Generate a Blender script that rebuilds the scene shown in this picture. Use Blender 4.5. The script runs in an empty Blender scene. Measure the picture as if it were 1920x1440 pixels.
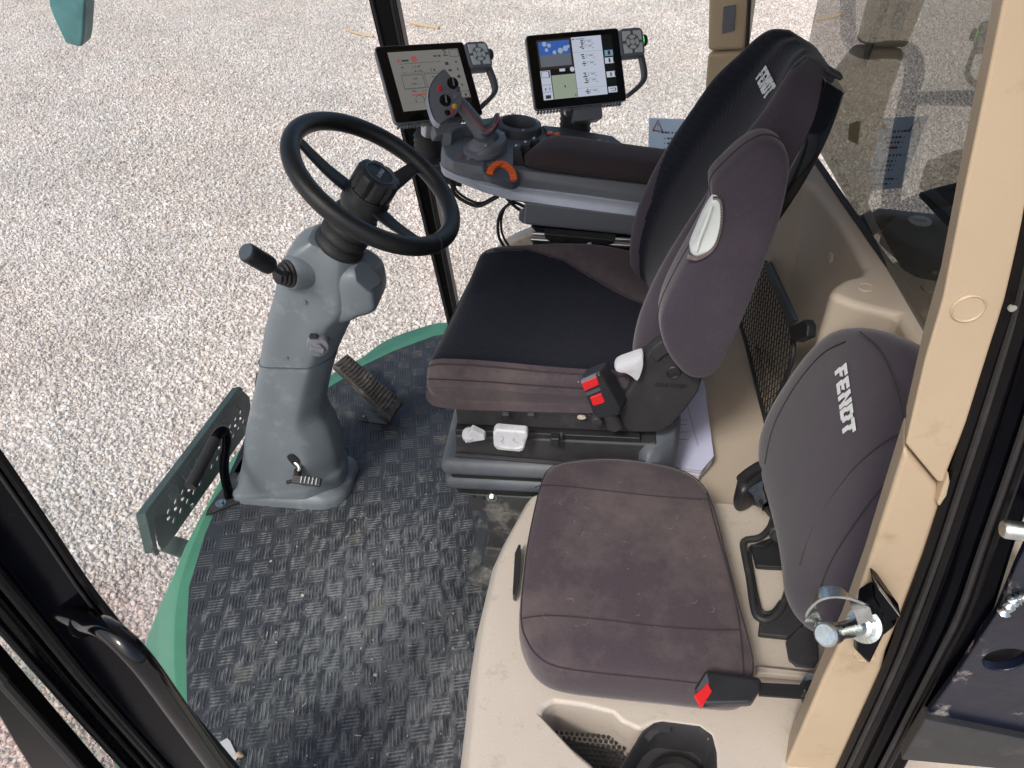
import bpy, math, random
import numpy as np
from mathutils import Matrix, Vector
random.seed(7)
scene = bpy.context.scene
COL = scene.collection
R = math.radians

# ---------------------------------------------------------------- camera
cam = bpy.data.cameras.new('camera'); cam.lens = 25.875; cam.sensor_width = 36; cam.clip_start = .02; cam.clip_end = 2000
camo = bpy.data.objects.new('camera', cam); COL.objects.link(camo)
camo.matrix_world = Matrix(((.993593, -.03751, .106613, 0), (.105669, .642943, -.758589, 0), (-.040092, .764995, .642788, 1.5), (0, 0, 0, 1)))
scene.camera = camo
cam.dof.use_dof = False

# ---------------------------------------------------------------- sky and sun (bright overcast day)
SUN_EL, SUN_AZ = R(50), R(205)      # azimuth of the sun seen from the cab, clockwise from +Y
w = bpy.data.worlds.new('World'); scene.world = w; w.use_nodes = True
nt = w.node_tree; bg = nt.nodes['Background']
sky = nt.nodes.new('ShaderNodeTexSky'); sky.sky_type = 'NISHITA'; sky.sun_disc = False
sky.sun_elevation = SUN_EL; sky.sun_rotation = SUN_AZ; sky.dust_density = 4; sky.air_density = 1.0; sky.ozone_density = 1.0
nt.links.new(sky.outputs[0], bg.inputs[0]); bg.inputs[1].default_value = .13
sl = bpy.data.lights.new('sun', 'SUN'); sl.energy = 1.5; sl.angle = R(10); sl.color = (1, .965, .92)
so = bpy.data.objects.new('sun', sl); COL.objects.link(so)
sd = Vector((math.sin(SUN_AZ)*math.cos(SUN_EL), math.cos(SUN_AZ)*math.cos(SUN_EL), math.sin(SUN_EL)))
so.rotation_euler = sd.to_track_quat('Z', 'Y').to_euler(); so.location = (0, 0, 8)
vs = scene.view_settings; vs.view_transform = 'Standard'; vs.look = 'None'; vs.gamma = 1; vs.use_curve_mapping = False
vs.exposure = 0.5

# ---------------------------------------------------------------- materials
def lin(c):
    return tuple(((v/255)/12.92 if v/255 <= .04045 else ((v/255+.055)/1.055)**2.4) for v in c)
def mat(name, col, rough=.5, metal=0, var=None, bump=None, spec=.5, sheen=0, coat=0, dust=None, emit=None, rvar=0, dustrough=None):
    """var=(scale,amount) colour mottling; bump=(scale,dist); dust=(colour,scale,lo,hi) patches with a shape of their own"""
    m = bpy.data.materials.new(name); m.use_nodes = True
    n, l = m.node_tree.nodes, m.node_tree.links
    b = n['Principled BSDF']; c = lin(col)
    b.inputs['Base Color'].default_value = (*c, 1); b.inputs['Roughness'].default_value = rough; b.inputs['Metallic'].default_value = metal
    b.inputs['Specular IOR Level'].default_value = spec
    if sheen: b.inputs['Sheen Weight'].default_value = sheen; b.inputs['Sheen Roughness'].default_value = .4
    if coat: b.inputs['Coat Weight'].default_value = coat; b.inputs['Coat Roughness'].default_value = .05
    if emit: b.inputs['Emission Color'].default_value = (*c, 1); b.inputs['Emission Strength'].default_value = emit
    tc = n.new('ShaderNodeTexCoord'); sock = None
    def noise(s, d=3, r=.6):
        x = n.new('ShaderNodeTexNoise'); x.inputs['Scale'].default_value = s; x.inputs['Detail'].default_value = d; x.inputs['Roughness'].default_value = r
        l.new(tc.outputs['Object'], x.inputs['Vector']); return x.outputs['Fac']
    if var:
        mr = n.new('ShaderNodeMapRange'); mr.inputs[1].default_value = .3; mr.inputs[2].default_value = .7
        mr.inputs[3].default_value = 1-var[1]; mr.inputs[4].default_value = 1+var[1]
        l.new(noise(var[0]), mr.inputs[0])
        mx = n.new('ShaderNodeMix'); mx.data_type = 'RGBA'; mx.blend_type = 'MULTIPLY'; mx.inputs[0].default_value = 1
        mx.inputs[6].default_value = (*c, 1); l.new(mr.outputs[0], mx.inputs[7]); sock = mx.outputs[2]
    if dust:
        mr = n.new('ShaderNodeMapRange'); mr.inputs[1].default_value = dust[2]; mr.inputs[2].default_value = dust[3]; mr.inputs[4].default_value = dust[4] if len(dust) > 4 else .8
        l.new(noise(dust[1], 6, .7), mr.inputs[0])
        mx = n.new('ShaderNodeMix'); mx.data_type = 'RGBA'
        if sock: l.new(sock, mx.inputs[6])
        else: mx.inputs[6].default_value = (*c, 1)
        mx.inputs[7].default_value = (*lin(dust[0]), 1); l.new(mr.outputs[0], mx.inputs[0]); sock = mx.outputs[2]
        if dustrough:
            m2 = n.new('ShaderNodeMapRange'); m2.inputs[3].default_value = rough; m2.inputs[4].default_value = dustrough
            l.new(mr.outputs[0], m2.inputs[0]); l.new(m2.outputs[0], b.inputs['Roughness'])
    if sock: l.new(sock, b.inputs['Base Color'])
    if rvar:
        m2 = n.new('ShaderNodeMapRange'); m2.inputs[1].default_value = .35; m2.inputs[2].default_value = .65
        m2.inputs[3].default_value = max(.02, rough-rvar); m2.inputs[4].default_value = rough+rvar
        l.new(noise(18, 5), m2.inputs[0]); l.new(m2.outputs[0], b.inputs['Roughness'])
    if bump:
        bp = n.new('ShaderNodeBump'); bp.inputs['Strength'].default_value = 1; bp.inputs['Distance'].default_value = bump[1]
        l.new(noise(bump[0], 2), bp.inputs['Height']); l.new(bp.outputs[0], b.inputs['Normal'])
    return m
M = {}
M['fabric'] = mat('brown_violet_seat_fabric', (72, 64, 69), .95, var=(700, .22), bump=(1500, .0004), sheen=.25, spec=.15, dust=((116, 105, 101), 5, .46, .74, .6))
M['fabric2'] = mat('dark_violet_seat_fabric', (66, 60, 69), .95, var=(700, .22), bump=(1500, .0004), sheen=.25, spec=.15, dust=((92, 84, 86), 6, .52, .8, .35))
M['fabricdark'] = mat('dark_brown_armrest_fabric', (62, 54, 57), .95, var=(700, .2), bump=(1500, .0004), sheen=.2, spec=.15)
M['seam'] = mat('seam_thread', (50, 44, 49), .95)
M['stitch'] = mat('pale_stitch_thread', (140, 128, 128), .9)
M['logo'] = mat('white_embroidery', (226, 228, 230), .8, var=(900, .12), bump=(1200, .0004))
M['column'] = mat('blue_grey_moulded_plastic', (113, 121, 127), .42, var=(9, .06), bump=(1400, .00012), dust=((160, 162, 160), 20, .55, .74, .5), rvar=.08)
M['columndark'] = mat('dark_slate_plastic', (66, 74, 82), .45, bump=(1400, .0001))
M['knobgrey'] = mat('grey_knob_plastic', (118, 120, 128), .45)
M['blackrub'] = mat('black_rubber', (34, 33, 34), .6, var=(40, .15), bump=(700, .0002), dust=((70, 64, 62), 25, .55, .8, .5))
M['leather'] = mat('black_wheel_leather', (24, 26, 28), .36, bump=(650, .0005), var=(30, .12), spec=.5)
M['blackpl'] = mat('black_plastic', (38, 39, 42), .45, var=(30, .12), bump=(1200, .0001), rvar=.08)
M['blackdusty'] = mat('dusty_black_plastic', (48, 48, 50), .55, var=(30, .15), bump=(900, .00015), dust=((104, 98, 90), 22, .56, .8, .5))
M['blackgloss'] = mat('gloss_black_paint', (6, 7, 12), .14, var=(14, .3), spec=.05, dust=((60, 56, 54), 30, .66, .82, .4))
M['blacktube'] = mat('gloss_black_tube', (7, 8, 12), .1, spec=.5)
M['blacksatin'] = mat('satin_black_trim', (17, 16, 18), .28, spec=.12, var=(20, .2), dust=((80, 74, 70), 26, .62, .8, .45))
M['charcoal'] = mat('charcoal_console_plastic', (106, 110, 117), .5, bump=(1600, .00012), var=(12, .04))
M['charcoal2'] = mat('dark_charcoal_plastic', (74, 77, 83), .5, bump=(1600, .00012))
M['silver'] = mat('silver_grey_trim', (166, 174, 188), .34, metal=.2, var=(60, .03))
M['alu'] = mat('bare_aluminium', (196, 200, 206), .3, metal=1)
M['zinc'] = mat('zinc_plated_steel', (196, 202, 200), .25, metal=1, var=(60, .2), rvar=.1, bump=(300, .0002))
M['beige'] = mat('beige_cab_plastic', (184, 171, 154), .5, bump=(1300, .00018), var=(7, .035), dust=((146, 130, 110), 16, .64, .78, .5), rvar=.06)
M['beigegrey'] = mat('grey_beige_plastic', (186, 177, 165), .5, bump=(1300, .0002), var=(300, .05), dust=((136, 120, 102), 26, .57, .74, .55), rvar=.06)
M['pillar'] = mat('warm_beige_pillar_plastic', (178, 159, 133), .48, bump=(1300, .00018), var=(6, .05), dust=((146, 126, 98), 17, .57, .74, .65), rvar=.05)
M['green'] = mat('harvester_green_paint', (80, 138, 112), .38, var=(10, .08), dust=((170, 176, 160), 60, .68, .76, .5), bump=(60, .0003))
M['darkgreen'] = mat('dark_green_coated_steel', (24, 50, 46), .4, var=(25, .15), dust=((120, 124, 112), 40, .64, .78, .5))
M['blue'] = mat('dark_blue_chipped_paint', (13, 17, 34), .35, var=(14, .4), dust=((176, 168, 160), 16, .57, .68, .85), dustrough=.8, bump=(30, .001))
M['orange'] = mat('orange_plastic', (236, 112, 44), .4, bump=(900, .0001))
M['red'] = mat('red_plastic', (208, 38, 42), .4)
M['redline'] = mat('red_accent_line', (196, 62, 58), .5)
M['yellow'] = mat('yellow_button', (226, 170, 44), .4)
M['bellows'] = mat('grey_bellows_rubber', (84, 90, 97), .5, var=(20, .1), bump=(600, .0002), dust=((112, 112, 108), 14, .5, .8, .5))
M['pedestal'] = mat('scuffed_grey_black_steel', (62, 63, 64), .55, var=(20, .15), dust=((158, 155, 147), 11, .52, .68, .7), bump=(200, .0003))
M['pedal'] = mat('dusty_pedal_rubber', (64, 60, 56), .7, var=(30, .2), dust=((150, 142, 128), 24, .5, .72, .7))
M['white'] = mat('white_grey_plastic', (198, 200, 204), .42, var=(25, .04), dust=((146, 134, 116), 26, .58, .76, .6))
M['lightgrey'] = mat('light_grey_green_plastic', (204, 211, 209), .38)
M['paper'] = mat('paper', (196, 200, 226), .9, var=(30, .02))
M['paperedge'] = mat('paper_edges', (206, 204, 214), .9, var=(400, .12))
M['print'] = mat('printed_ink', (92, 94, 108), .9)
M['sticker'] = mat('pale_blue_notice_paper', (172, 190, 206), .7)
M['yellowstick'] = mat('yellow_sticker', (202, 190, 110), .6)
M['wood'] = mat('dry_stick_wood', (186, 166, 136), .9, var=(60, .2))
M['teal'] = mat('teal_reflection_gloss', (70, 120, 124), .2, var=(12, .3))
M['scrglass'] = mat('black_screen_glass', (7, 8, 10), .12, spec=.4)
def papermat():
    m = bpy.data.materials.new('thin_backlit_notice_paper'); m.use_nodes = True; n, l = m.node_tree.nodes, m.node_tree.links
    b = n['Principled BSDF']; b.inputs['Base Color'].default_value = (*lin((186, 202, 216)), 1); b.inputs['Roughness'].default_value = .8
    tr = n.new('ShaderNodeBsdfTranslucent'); tr.inputs[0].default_value = (*lin((196, 214, 230)), 1)
    mx = n.new('ShaderNodeMixShader'); mx.inputs[0].default_value = .6; l.new(b.outputs[0], mx.inputs[1]); l.new(tr.outputs[0], mx.inputs[2]); l.new(mx.outputs[0], n['Material Output'].inputs[0]); return m
M['sticker'] = papermat()
def glassmat(name, tint, base, rough=0, film=0):
    m = bpy.data.materials.new(name); m.use_nodes = True; n, l = m.node_tree.nodes, m.node_tree.links
    n.remove(n['Principled BSDF']); o = n['Material Output']
    t = n.new('ShaderNodeBsdfTransparent'); t.inputs[0].default_value = (*tint, 1)
    g = n.new('ShaderNodeBsdfGlossy'); g.inputs['Roughness'].default_value = rough
    lw = n.new('ShaderNodeLayerWeight'); lw.inputs[0].default_value = .5
    pw = n.new('ShaderNodeMath'); pw.operation = 'POWER'; pw.inputs[1].default_value = 5; l.new(lw.outputs['Facing'], pw.inputs[0])
    fr = n.new('ShaderNodeMath'); fr.operation = 'MULTIPLY_ADD'; fr.inputs[1].default_value = .9; fr.inputs[2].default_value = .05; l.new(pw.outputs[0], fr.inputs[0])
    ad = n.new('ShaderNodeMath'); ad.operation = 'ADD'; ad.use_clamp = True; ad.inputs[1].default_value = base
    mx = n.new('ShaderNodeMixShader')
    l.new(fr.outputs[0], ad.inputs[0]); l.new(ad.outputs[0], mx.inputs[0]); l.new(t.outputs[0], mx.inputs[1]); l.new(g.outputs[0], mx.inputs[2]); l.new(mx.outputs[0], o.inputs[0])
    if film:        # pale uneven haze mixed in, in place of a faint reflection on the glass
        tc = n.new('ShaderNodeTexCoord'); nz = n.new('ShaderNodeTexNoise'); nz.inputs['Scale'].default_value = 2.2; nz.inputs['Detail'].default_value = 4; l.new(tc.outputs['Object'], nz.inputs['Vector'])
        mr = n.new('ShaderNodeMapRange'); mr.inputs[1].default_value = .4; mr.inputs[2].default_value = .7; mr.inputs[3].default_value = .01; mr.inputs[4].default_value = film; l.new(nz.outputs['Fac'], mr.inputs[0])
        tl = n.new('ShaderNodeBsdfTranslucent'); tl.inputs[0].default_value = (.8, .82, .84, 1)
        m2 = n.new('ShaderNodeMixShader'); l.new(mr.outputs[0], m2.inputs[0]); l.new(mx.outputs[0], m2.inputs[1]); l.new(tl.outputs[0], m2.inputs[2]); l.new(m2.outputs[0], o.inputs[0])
    return m
M['glass'] = glassmat('clear_cab_glass', (.93, .96, .95), .0)
M['wsglass'] = glassmat('painted_haze_windscreen_glass', (.95, .97, .96), .0, 0, .10)
M['reargl'] = glassmat('tinted_rear_glass', (.22, .22, .19), .15)
def emitm(name, c, s=1.0):
    m = bpy.data.materials.new(name); m.use_nodes = True; b = m.node_tree.nodes['Principled BSDF']
    b.inputs['Base Color'].default_value = (.01, .01, .01, 1); b.inputs['Roughness'].default_value = .15
    b.inputs['Emission Color'].default_value = (*lin(c), 1); b.inputs['Emission Strength'].default_value = s; return m
def meshfabric():
    m = mat('navy_mesh_seat_fabric', (30, 33, 44), .9, sheen=.2, spec=.2)
    n, l = m.node_tree.nodes, m.node_tree.links; b = n['Principled BSDF']; tc = n.new('ShaderNodeTexCoord')
    outs = []
    for ang, sc in ((R(24), 84), (R(-38), 66)):
        mp = n.new('ShaderNodeMapping'); mp.inputs['Rotation'].default_value = (R(20), R(-35), ang); l.new(tc.outputs['Object'], mp.inputs[0])
        wv = n.new('ShaderNodeTexWave'); wv.inputs['Scale'].default_value = sc; wv.inputs['Distortion'].default_value = 1.2; wv.inputs['Detail'].default_value = 1; wv.inputs['Detail Scale'].default_value = 3
        l.new(mp.outputs[0], wv.inputs[0]); outs.append(wv.outputs['Fac'])
    m0 = n.new('ShaderNodeMath'); m0.operation = 'MULTIPLY'; l.new(outs[0], m0.inputs[0]); l.new(outs[1], m0.inputs[1])
    nz = n.new('ShaderNodeTexNoise'); nz.inputs['Scale'].default_value = 420; nz.inputs['Detail'].default_value = 1; l.new(tc.outputs['Object'], nz.inputs['Vector'])
    m1 = n.new('ShaderNodeMath'); m1.operation = 'MULTIPLY'; m1.inputs[1].default_value = .55; l.new(m0.outputs[0], m1.inputs[0])
    mu = n.new('ShaderNodeMath'); mu.operation = 'MULTIPLY_ADD'; mu.inputs[1].default_value = .6; l.new(nz.outputs['Fac'], mu.inputs[0]); l.new(m1.outputs[0], mu.inputs[2])
    cr = n.new('ShaderNodeMix'); cr.data_type = 'RGBA'; cr.inputs[6].default_value = (*lin((14, 16, 25)), 1); cr.inputs[7].default_value = (*lin((25, 28, 41)), 1)
    l.new(mu.outputs[0], cr.inputs[0]); l.new(cr.outputs[2], b.inputs['Base Color'])
    bp = n.new('ShaderNodeBump'); bp.inputs['Distance'].default_value = .0006; l.new(mu.outputs[0], bp.inputs['Height']); l.new(bp.outputs[0], b.inputs['Normal'])
    return m
M['meshfab'] = meshfabric()
def matrubber(name, col, more):
    m = mat(name, col, .42, var=(18, .12), spec=.5)
    n, l = m.node_tree.nodes, m.node_tree.links; b = n['Principled BSDF']; tc = n.new('ShaderNodeTexCoord')
    base = b.inputs['Base Color'].links[0].from_socket
    ns = []
    for s, d, mpv in ((3.2, 5, None), (70, 5, (1, .35, 1)), (240, 2, None)):
        x = n.new('ShaderNodeTexNoise'); x.inputs['Scale'].default_value = s; x.inputs['Detail'].default_value = d; x.inputs['Roughness'].default_value = .65
        if mpv:
            mp = n.new('ShaderNodeMapping'); mp.inputs['Scale'].default_value = mpv; mp.inputs['Rotation'].default_value = (0, 0, .5); l.new(tc.outputs['Object'], mp.inputs[0]); l.new(mp.outputs[0], x.inputs[0])
        else: l.new(tc.outputs['Object'], x.inputs[0])
        ns.append(x.outputs['Fac'])
    # where boots tread: patch centred in front of the jump seat
    sb = n.new('ShaderNodeVectorMath'); sb.operation = 'DISTANCE'; sb.inputs[1].default_value = (-.43, .86, 0); l.new(tc.outputs['Object'], sb.inputs[0])
    mr = n.new('ShaderNodeMapRange'); mr.inputs[1].default_value = .12; mr.inputs[2].default_value = .62; mr.inputs[3].default_value = .16; mr.inputs[4].default_value = -.08; l.new(sb.outputs['Value'], mr.inputs[0])
    a1 = n.new('ShaderNodeMath'); a1.operation = 'MULTIPLY_ADD'; l.new(ns[0], a1.inputs[0]); a1.inputs[1].default_value = .25; l.new(mr.outputs[0], a1.inputs[2])
    a2 = n.new('ShaderNodeMath'); a2.operation = 'MULTIPLY_ADD'; l.new(ns[1], a2.inputs[0]); a2.inputs[1].default_value = 1.1; l.new(a1.outputs[0], a2.inputs[2])
    a3 = n.new('ShaderNodeMath'); a3.operation = 'MULTIPLY_ADD'; l.new(ns[2], a3.inputs[0]); a3.inputs[1].default_value = .3; l.new(a2.outputs[0], a3.inputs[2])
    st = n.new('ShaderNodeMapRange'); st.inputs[1].default_value = .86-more; st.inputs[2].default_value = 1.16-more; st.inputs[4].default_value = .62; l.new(a3.outputs[0], st.inputs[0])
    mx = n.new('ShaderNodeMix'); mx.data_type = 'RGBA'; mx.inputs[7].default_value = (*lin((146, 149, 151)), 1); l.new(base, mx.inputs[6]); l.new(st.outputs[0], mx.inputs[0]); l.new(mx.outputs[2], b.inputs['Base Color'])
    mu_ = n.new('ShaderNodeTexNoise'); mu_.inputs['Scale'].default_value = 9; mu_.inputs['Detail'].default_value = 7; mu_.inputs['Roughness'].default_value = .7; l.new(tc.outputs['Object'], mu_.inputs['Vector'])
    m5 = n.new('ShaderNodeMapRange'); m5.inputs[1].default_value = .58; m5.inputs[2].default_value = .74; m5.inputs[4].default_value = .55; l.new(mu_.outputs['Fac'], m5.inputs[0])
    m6 = n.new('ShaderNodeMix'); m6.data_type = 'RGBA'; m6.inputs[7].default_value = (*lin((132, 126, 112)), 1); l.new(m5.outputs[0], m6.inputs[0]); l.new(mx.outputs[2], m6.inputs[6]); l.new(m6.outputs[2], b.inputs['Base Color'])
    rr = n.new('ShaderNodeMapRange'); rr.inputs[3].default_value = .42; rr.inputs[4].default_value = .85; l.new(st.outputs[0], rr.inputs[0]); l.new(rr.outputs[0], b.inputs['Roughness'])
    return m
M['mat'] = matrubber('black_rubber_mat', (54, 57, 62), 0)
M['tread'] = matrubber('worn_rubber_tread', (61, 64, 68), .08)

# ---------------------------------------------------------------- mesh helpers
A = np.array
def V(*p): return np.array(p, float)
def nrm(v): v = np.array(v, float); return v/np.linalg.norm(v)
def basis(ax):
    ax = nrm(ax); t = V(0, 0, 1) if abs(ax[2]) < .9 else V(1, 0, 0)
    u = nrm(np.cross(t, ax)); return u, np.cross(ax, u), ax
def catmull(pts, k=6, closed=False):
    P_ = [A(p, float) for p in pts]; n = len(P_); out = []
    for i in range(n if closed else n-1):
        p0, p1, p2, p3 = (P_[(i-1) % n] if closed or i else P_[0]), P_[i], P_[(i+1) % n], (P_[(i+2) % n] if closed or i+2 < n else P_[-1])
        for j in range(k):
            t = j/k; out.append(.5*(2*p1+(p2-p0)*t+(2*p0-5*p1+4*p2-p3)*t*t+(3*p1-p0-3*p2+p3)*t**3))
    if not closed: out.append(P_[-1])
    return out
def loft(rings, close=True, cap0=True, cap1=True):
    n = len(rings[0]); vs_ = [tuple(p) for r in rings for p in r]; fs = []
    for i in range(len(rings)-1):
        for j in range(n if close else n-1):
            a = i*n+j; b = i*n+(j+1) % n; fs.append((a, b, b+n, a+n))
    if cap0: fs.append(tuple(range(n-1, -1, -1)))
    if cap1: fs.append(tuple(range((len(rings)-1)*n, len(rings)*n)))
    return vs_, fs
def join(*vf):
    vs_, fs = [], []
    for v, f in vf:
        o = len(vs_); vs_ += list(v); fs += [tuple(i+o for i in q) for q in f]
    return vs_, fs
def lathe(c, ax, prof, n=28, cap=True, flute=None):
    u, v, a = basis(ax); rings = []
    for k, (r, h) in enumerate(prof):
        rg = []
        for i in range(n):
            t = 2*math.pi*i/n; rr = r*(flute(t, k) if flute else 1)
            rg.append(A(c)+a*h+rr*(math.cos(t)*u+math.sin(t)*v))
        rings.append(rg)
    return loft(rings, True, cap, cap)
def tube(path, r, n=10, k=6, cap=True):
    p = catmull(path, k) if k else [A(q, float) for q in path]; m = len(p); rings = []
    t0 = nrm(p[1]-p[0]); u, v, _ = basis(t0)
    for i in range(m):
        t = nrm(p[min(i+1, m-1)]-p[max(i-1, 0)]); u = nrm(u-t*np.dot(u, t)); v = np.cross(t, u)
        rr = r(i/(m-1)) if callable(r) else r
        rings.append([p[i]+rr*(math.cos(2*math.pi*j/n)*u+math.sin(2*math.pi*j/n)*v) for j in range(n)])
    return loft(rings, True, cap, cap)
def ribbon(path, width, thick, up, k=6):
    """flat strap along path: width lies across path and up"""
    p = catmull(path, k) if k else [A(q, float) for q in path]; m = len(p); rings = []
    for i in range(m):
        t = nrm(p[min(i+1, m-1)]-p[max(i-1, 0)]); s = nrm(np.cross(t, up)); q = np.cross(s, t)
        rings.append([p[i]+s*width/2*a+q*thick/2*b for a, b in ((-1, -1), (1, -1), (1, 1), (-1, 1))])
    return loft(rings)
def prism(pts, vec):
    a = [A(p, float) for p in pts]; return loft([a, [p+A(vec) for p in a]])
def box(c, s, rot=None):
    m = A(rot) if rot is not None else np.eye(3); q = []
    for z in (-1, 1):
        q.append([A(c)+m@(A(s)/2*A((x, y, z))) for x, y in ((-1, -1), (1, -1), (1, 1), (-1, 1))])
    return loft(q)
def hexa(lo, hi): return loft([[A(p) for p in lo], [A(p) for p in hi]])
def rrect(w_, h_, r, n=4):
    o = []
    for cx, cy, a0 in ((w_/2-r, h_/2-r, 0), (-w_/2+r, h_/2-r, 90), (-w_/2+r, -h_/2+r, 180), (w_/2-r, -h_/2+r, 270)):
        for i in range(n+1):
            a = R(a0+90*i/n); o.append((cx+r*math.cos(a), cy+r*math.sin(a)))
    return o
def ext(a, b, z):
    """carry an end point of a post straight up or down to height z"""
    return (a[0], a[1], z)
def densify(rings, k):
    cols = [catmull([r[j] for r in rings], k) for j in range(len(rings[0]))]
    return [[c[i] for c in cols] for i in range(len(cols[0]))]
def pad(outline, nv, prof, k=5, centre=None):
    """cushion: rings of the outline scaled about its centre and moved along nv"""
    o = catmull(outline, k, True) if k else [A(p, float) for p in outline]; c = A(centre) if centre is not None else sum(o)/len(o); nv = nrm(nv)
    return loft([[c+(p-c)*s+nv*h for p in o] for s, h in prof])
def ringpath(outline, nv, s, h, k=5, centre=None):
    o = catmull(outline, k, True); c = A(centre) if centre is not None else sum(o)/len(o); nv = nrm(nv)
    q = [c+(p-c)*s+nv*h for p in o]; return q+[q[0]]
def euler(a, b, g):
    ca, sa, cb, sb, cg, sg = math.cos(a), math.sin(a), math.cos(b), math.sin(b), math.cos(g), math.sin(g)
    return A([[ca, -sa, 0], [sa, ca, 0], [0, 0, 1]])@A([[1, 0, 0], [0, cb, -sb], [0, sb, cb]])@A([[cg, 0, sg], [0, 1, 0], [-sg, 0, cg]])
def build(name, vf, m, parent=None, smooth=40, bevel=0, seg=2, sub=0, mats=None, fm=None, kind=None, label=None, cat=None, group=None, bang=30):
    me = bpy.data.meshes.new(name); me.from_pydata([tuple(map(float, v)) for v in vf[0]], [], vf[1]); me.update()
    import bmesh
    bm = bmesh.new(); bm.from_mesh(me); bmesh.ops.recalc_face_normals(bm, faces=bm.faces[:]); bm.to_mesh(me); bm.free()
    for x in (mats or [m]): me.materials.append(M[x] if isinstance(x, str) else x)
    if fm: me.polygons.foreach_set('material_index', fm)
    if smooth:
        me.polygons.foreach_set('use_smooth', [True]*len(me.polygons)); me.set_sharp_from_angle(angle=R(smooth))
    o = bpy.data.objects.new(name, me); COL.objects.link(o)
    if parent is not None:
        o.parent = parent
        if parent.type == 'EMPTY': o.matrix_parent_inverse = Matrix.Translation(-parent.location)
    if bevel:
        b = o.modifiers.new('bevel', 'BEVEL'); b.width = bevel; b.segments = seg; b.limit_method = 'ANGLE'; b.angle_limit = R(bang); b.harden_normals = True
    if sub:
        b = o.modifiers.new('sub', 'SUBSURF'); b.levels = b.render_levels = sub
    if kind: o['kind'] = kind
    if label: o['label'] = label
    if cat: o['category'] = cat
    if group: o['group'] = group
    return o
def thing(name, label, cat, loc, group=None):
    o = bpy.data.objects.new(name, None); COL.objects.link(o); o.location = loc; o.empty_display_size = .05
    o['label'] = label; o['category'] = cat
    if group: o['group'] = group
    return o
def quad2(o, ux, uy, rects, h=0):
    """flat rectangles (x0,y0,x1,y1) laid in the plane o,ux,uy, lifted by h along the normal"""
    nz = np.cross(ux, uy); vs_, fs = [], []
    for x0, y0, x1, y1 in rects:
        k = len(vs_); vs_ += [tuple(A(o)+A(ux)*x+A(uy)*y+nz*h) for x, y in ((x0, y0), (x1, y0), (x1, y1), (x0, y1))]; fs.append((k, k+1, k+2, k+3))
    return vs_, fs
def text(name, s, o, ux, uy, size, m, parent, h=.0004, align='CENTER'):
    cu = bpy.data.curves.new(name, 'FONT'); cu.body = s; cu.size = size; cu.extrude = h; cu.align_x = align; cu.align_y = 'CENTER'
    to = bpy.data.objects.new(name, cu); COL.objects.link(to)
    me = bpy.data.meshes.new_from_object(to.evaluated_get(bpy.context.evaluated_depsgraph_get()))
    COL.objects.unlink(to); bpy.data.objects.remove(to)
    ux, uy = nrm(ux), nrm(uy); uz = np.cross(ux, uy)
    for v in me.vertices: v.co = A(o)+ux*v.co[0]+uy*v.co[1]+uz*v.co[2]
    me.materials.clear(); me.materials.append(M[m]); me.name = name
    ob = bpy.data.objects.new(name, me); COL.objects.link(ob); ob.parent = parent
    if parent.type == 'EMPTY': ob.matrix_parent_inverse = Matrix.Translation(-parent.location)
    return ob
def bolt(c, ax, r, parent, m='zinc', name='bolt', washer=True):
    vf = [lathe(c, ax, [(r, 0), (r, r*.9), (r*.85, r*1.05), (0.0001, r*1.05)], 6)]
    if washer: vf.append(lathe(c, ax, [(r*1.7, -.0005), (r*1.7, r*.2), (r, r*.22)], 18))
    return build(name, join(*vf), m, parent, 30)
def wordmark(o, ux, uy, h, parent, name='emblem', th=.0012):
    """the block capitals F E N D T, each letter split by a break at mid height"""
    ux, uy = nrm(ux), nrm(uy); uz = np.cross(ux, uy); s = h/5
    L = [[(0, 0, 1.2, 5), (1.2, 3.9, 3.2, 5), (1.2, 1.9, 2.7, 2.9)], [(0, 0, 1.2, 5), (1.2, 3.9, 3.2, 5), (1.2, 1.9, 2.8, 2.9), (1.2, 0, 3.2, 1.1)],
         [(0, 0, 1.2, 5), (2.4, 0, 3.6, 5), 'n'], [(0, 0, 1.2, 5), (1.2, 3.9, 2.6, 5), (1.2, 0, 2.6, 1.1), (2.4, .5, 3.6, 4.5)], [(0, 3.9, 3.6, 5), (1.2, 0, 2.4, 3.9)]]
    vs_, fs, x = [], [], 0
    def poly(pts):
        k = len(vs_); n = len(pts)
        for z in (0, th):
            for a, b in pts:
                sh = .35 if b > 2.45 else -.1
                vs_.append(tuple(A(o)+ux*(a+sh+.12*b)*s+uy*b*s+uz*z))
        fs.append(tuple(range(k+n, k+2*n)))
        for i in range(n): fs.append((k+i, k+(i+1) % n, k+n+(i+1) % n, k+n+i))
    for i, let in enumerate(L):
        for r in let:
            if r == 'n': poly([(x+1.1, 4.9), (x+2.5, .1), (x+2.5, 2.0), (x+1.1, 5)]); continue
            x0, y0, x1, y1 = r
            for a, b in ((0, 2.35), (2.6, 5)):
                q0, q1 = max(y0, a), min(y1, b)
                if q1-q0 > .05: poly([(x+x0, q0), (x+x1, q0), (x+x1, q1), (x+x0, q1)])
        x += 3.9 if i != 2 else 4.1
    return build(name, (vs_, fs), 'logo', parent, 0)
def inpoly(x, y, pg):
    c = False; j = len(pg)-1
    for i in range(len(pg)):
        if (pg[i][1] > y) != (pg[j][1] > y) and x < (pg[j][0]-pg[i][0])*(y-pg[i][1])/(pg[j][1]-pg[i][1])+pg[i][0]: c = not c
        j = i
    return c

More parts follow.
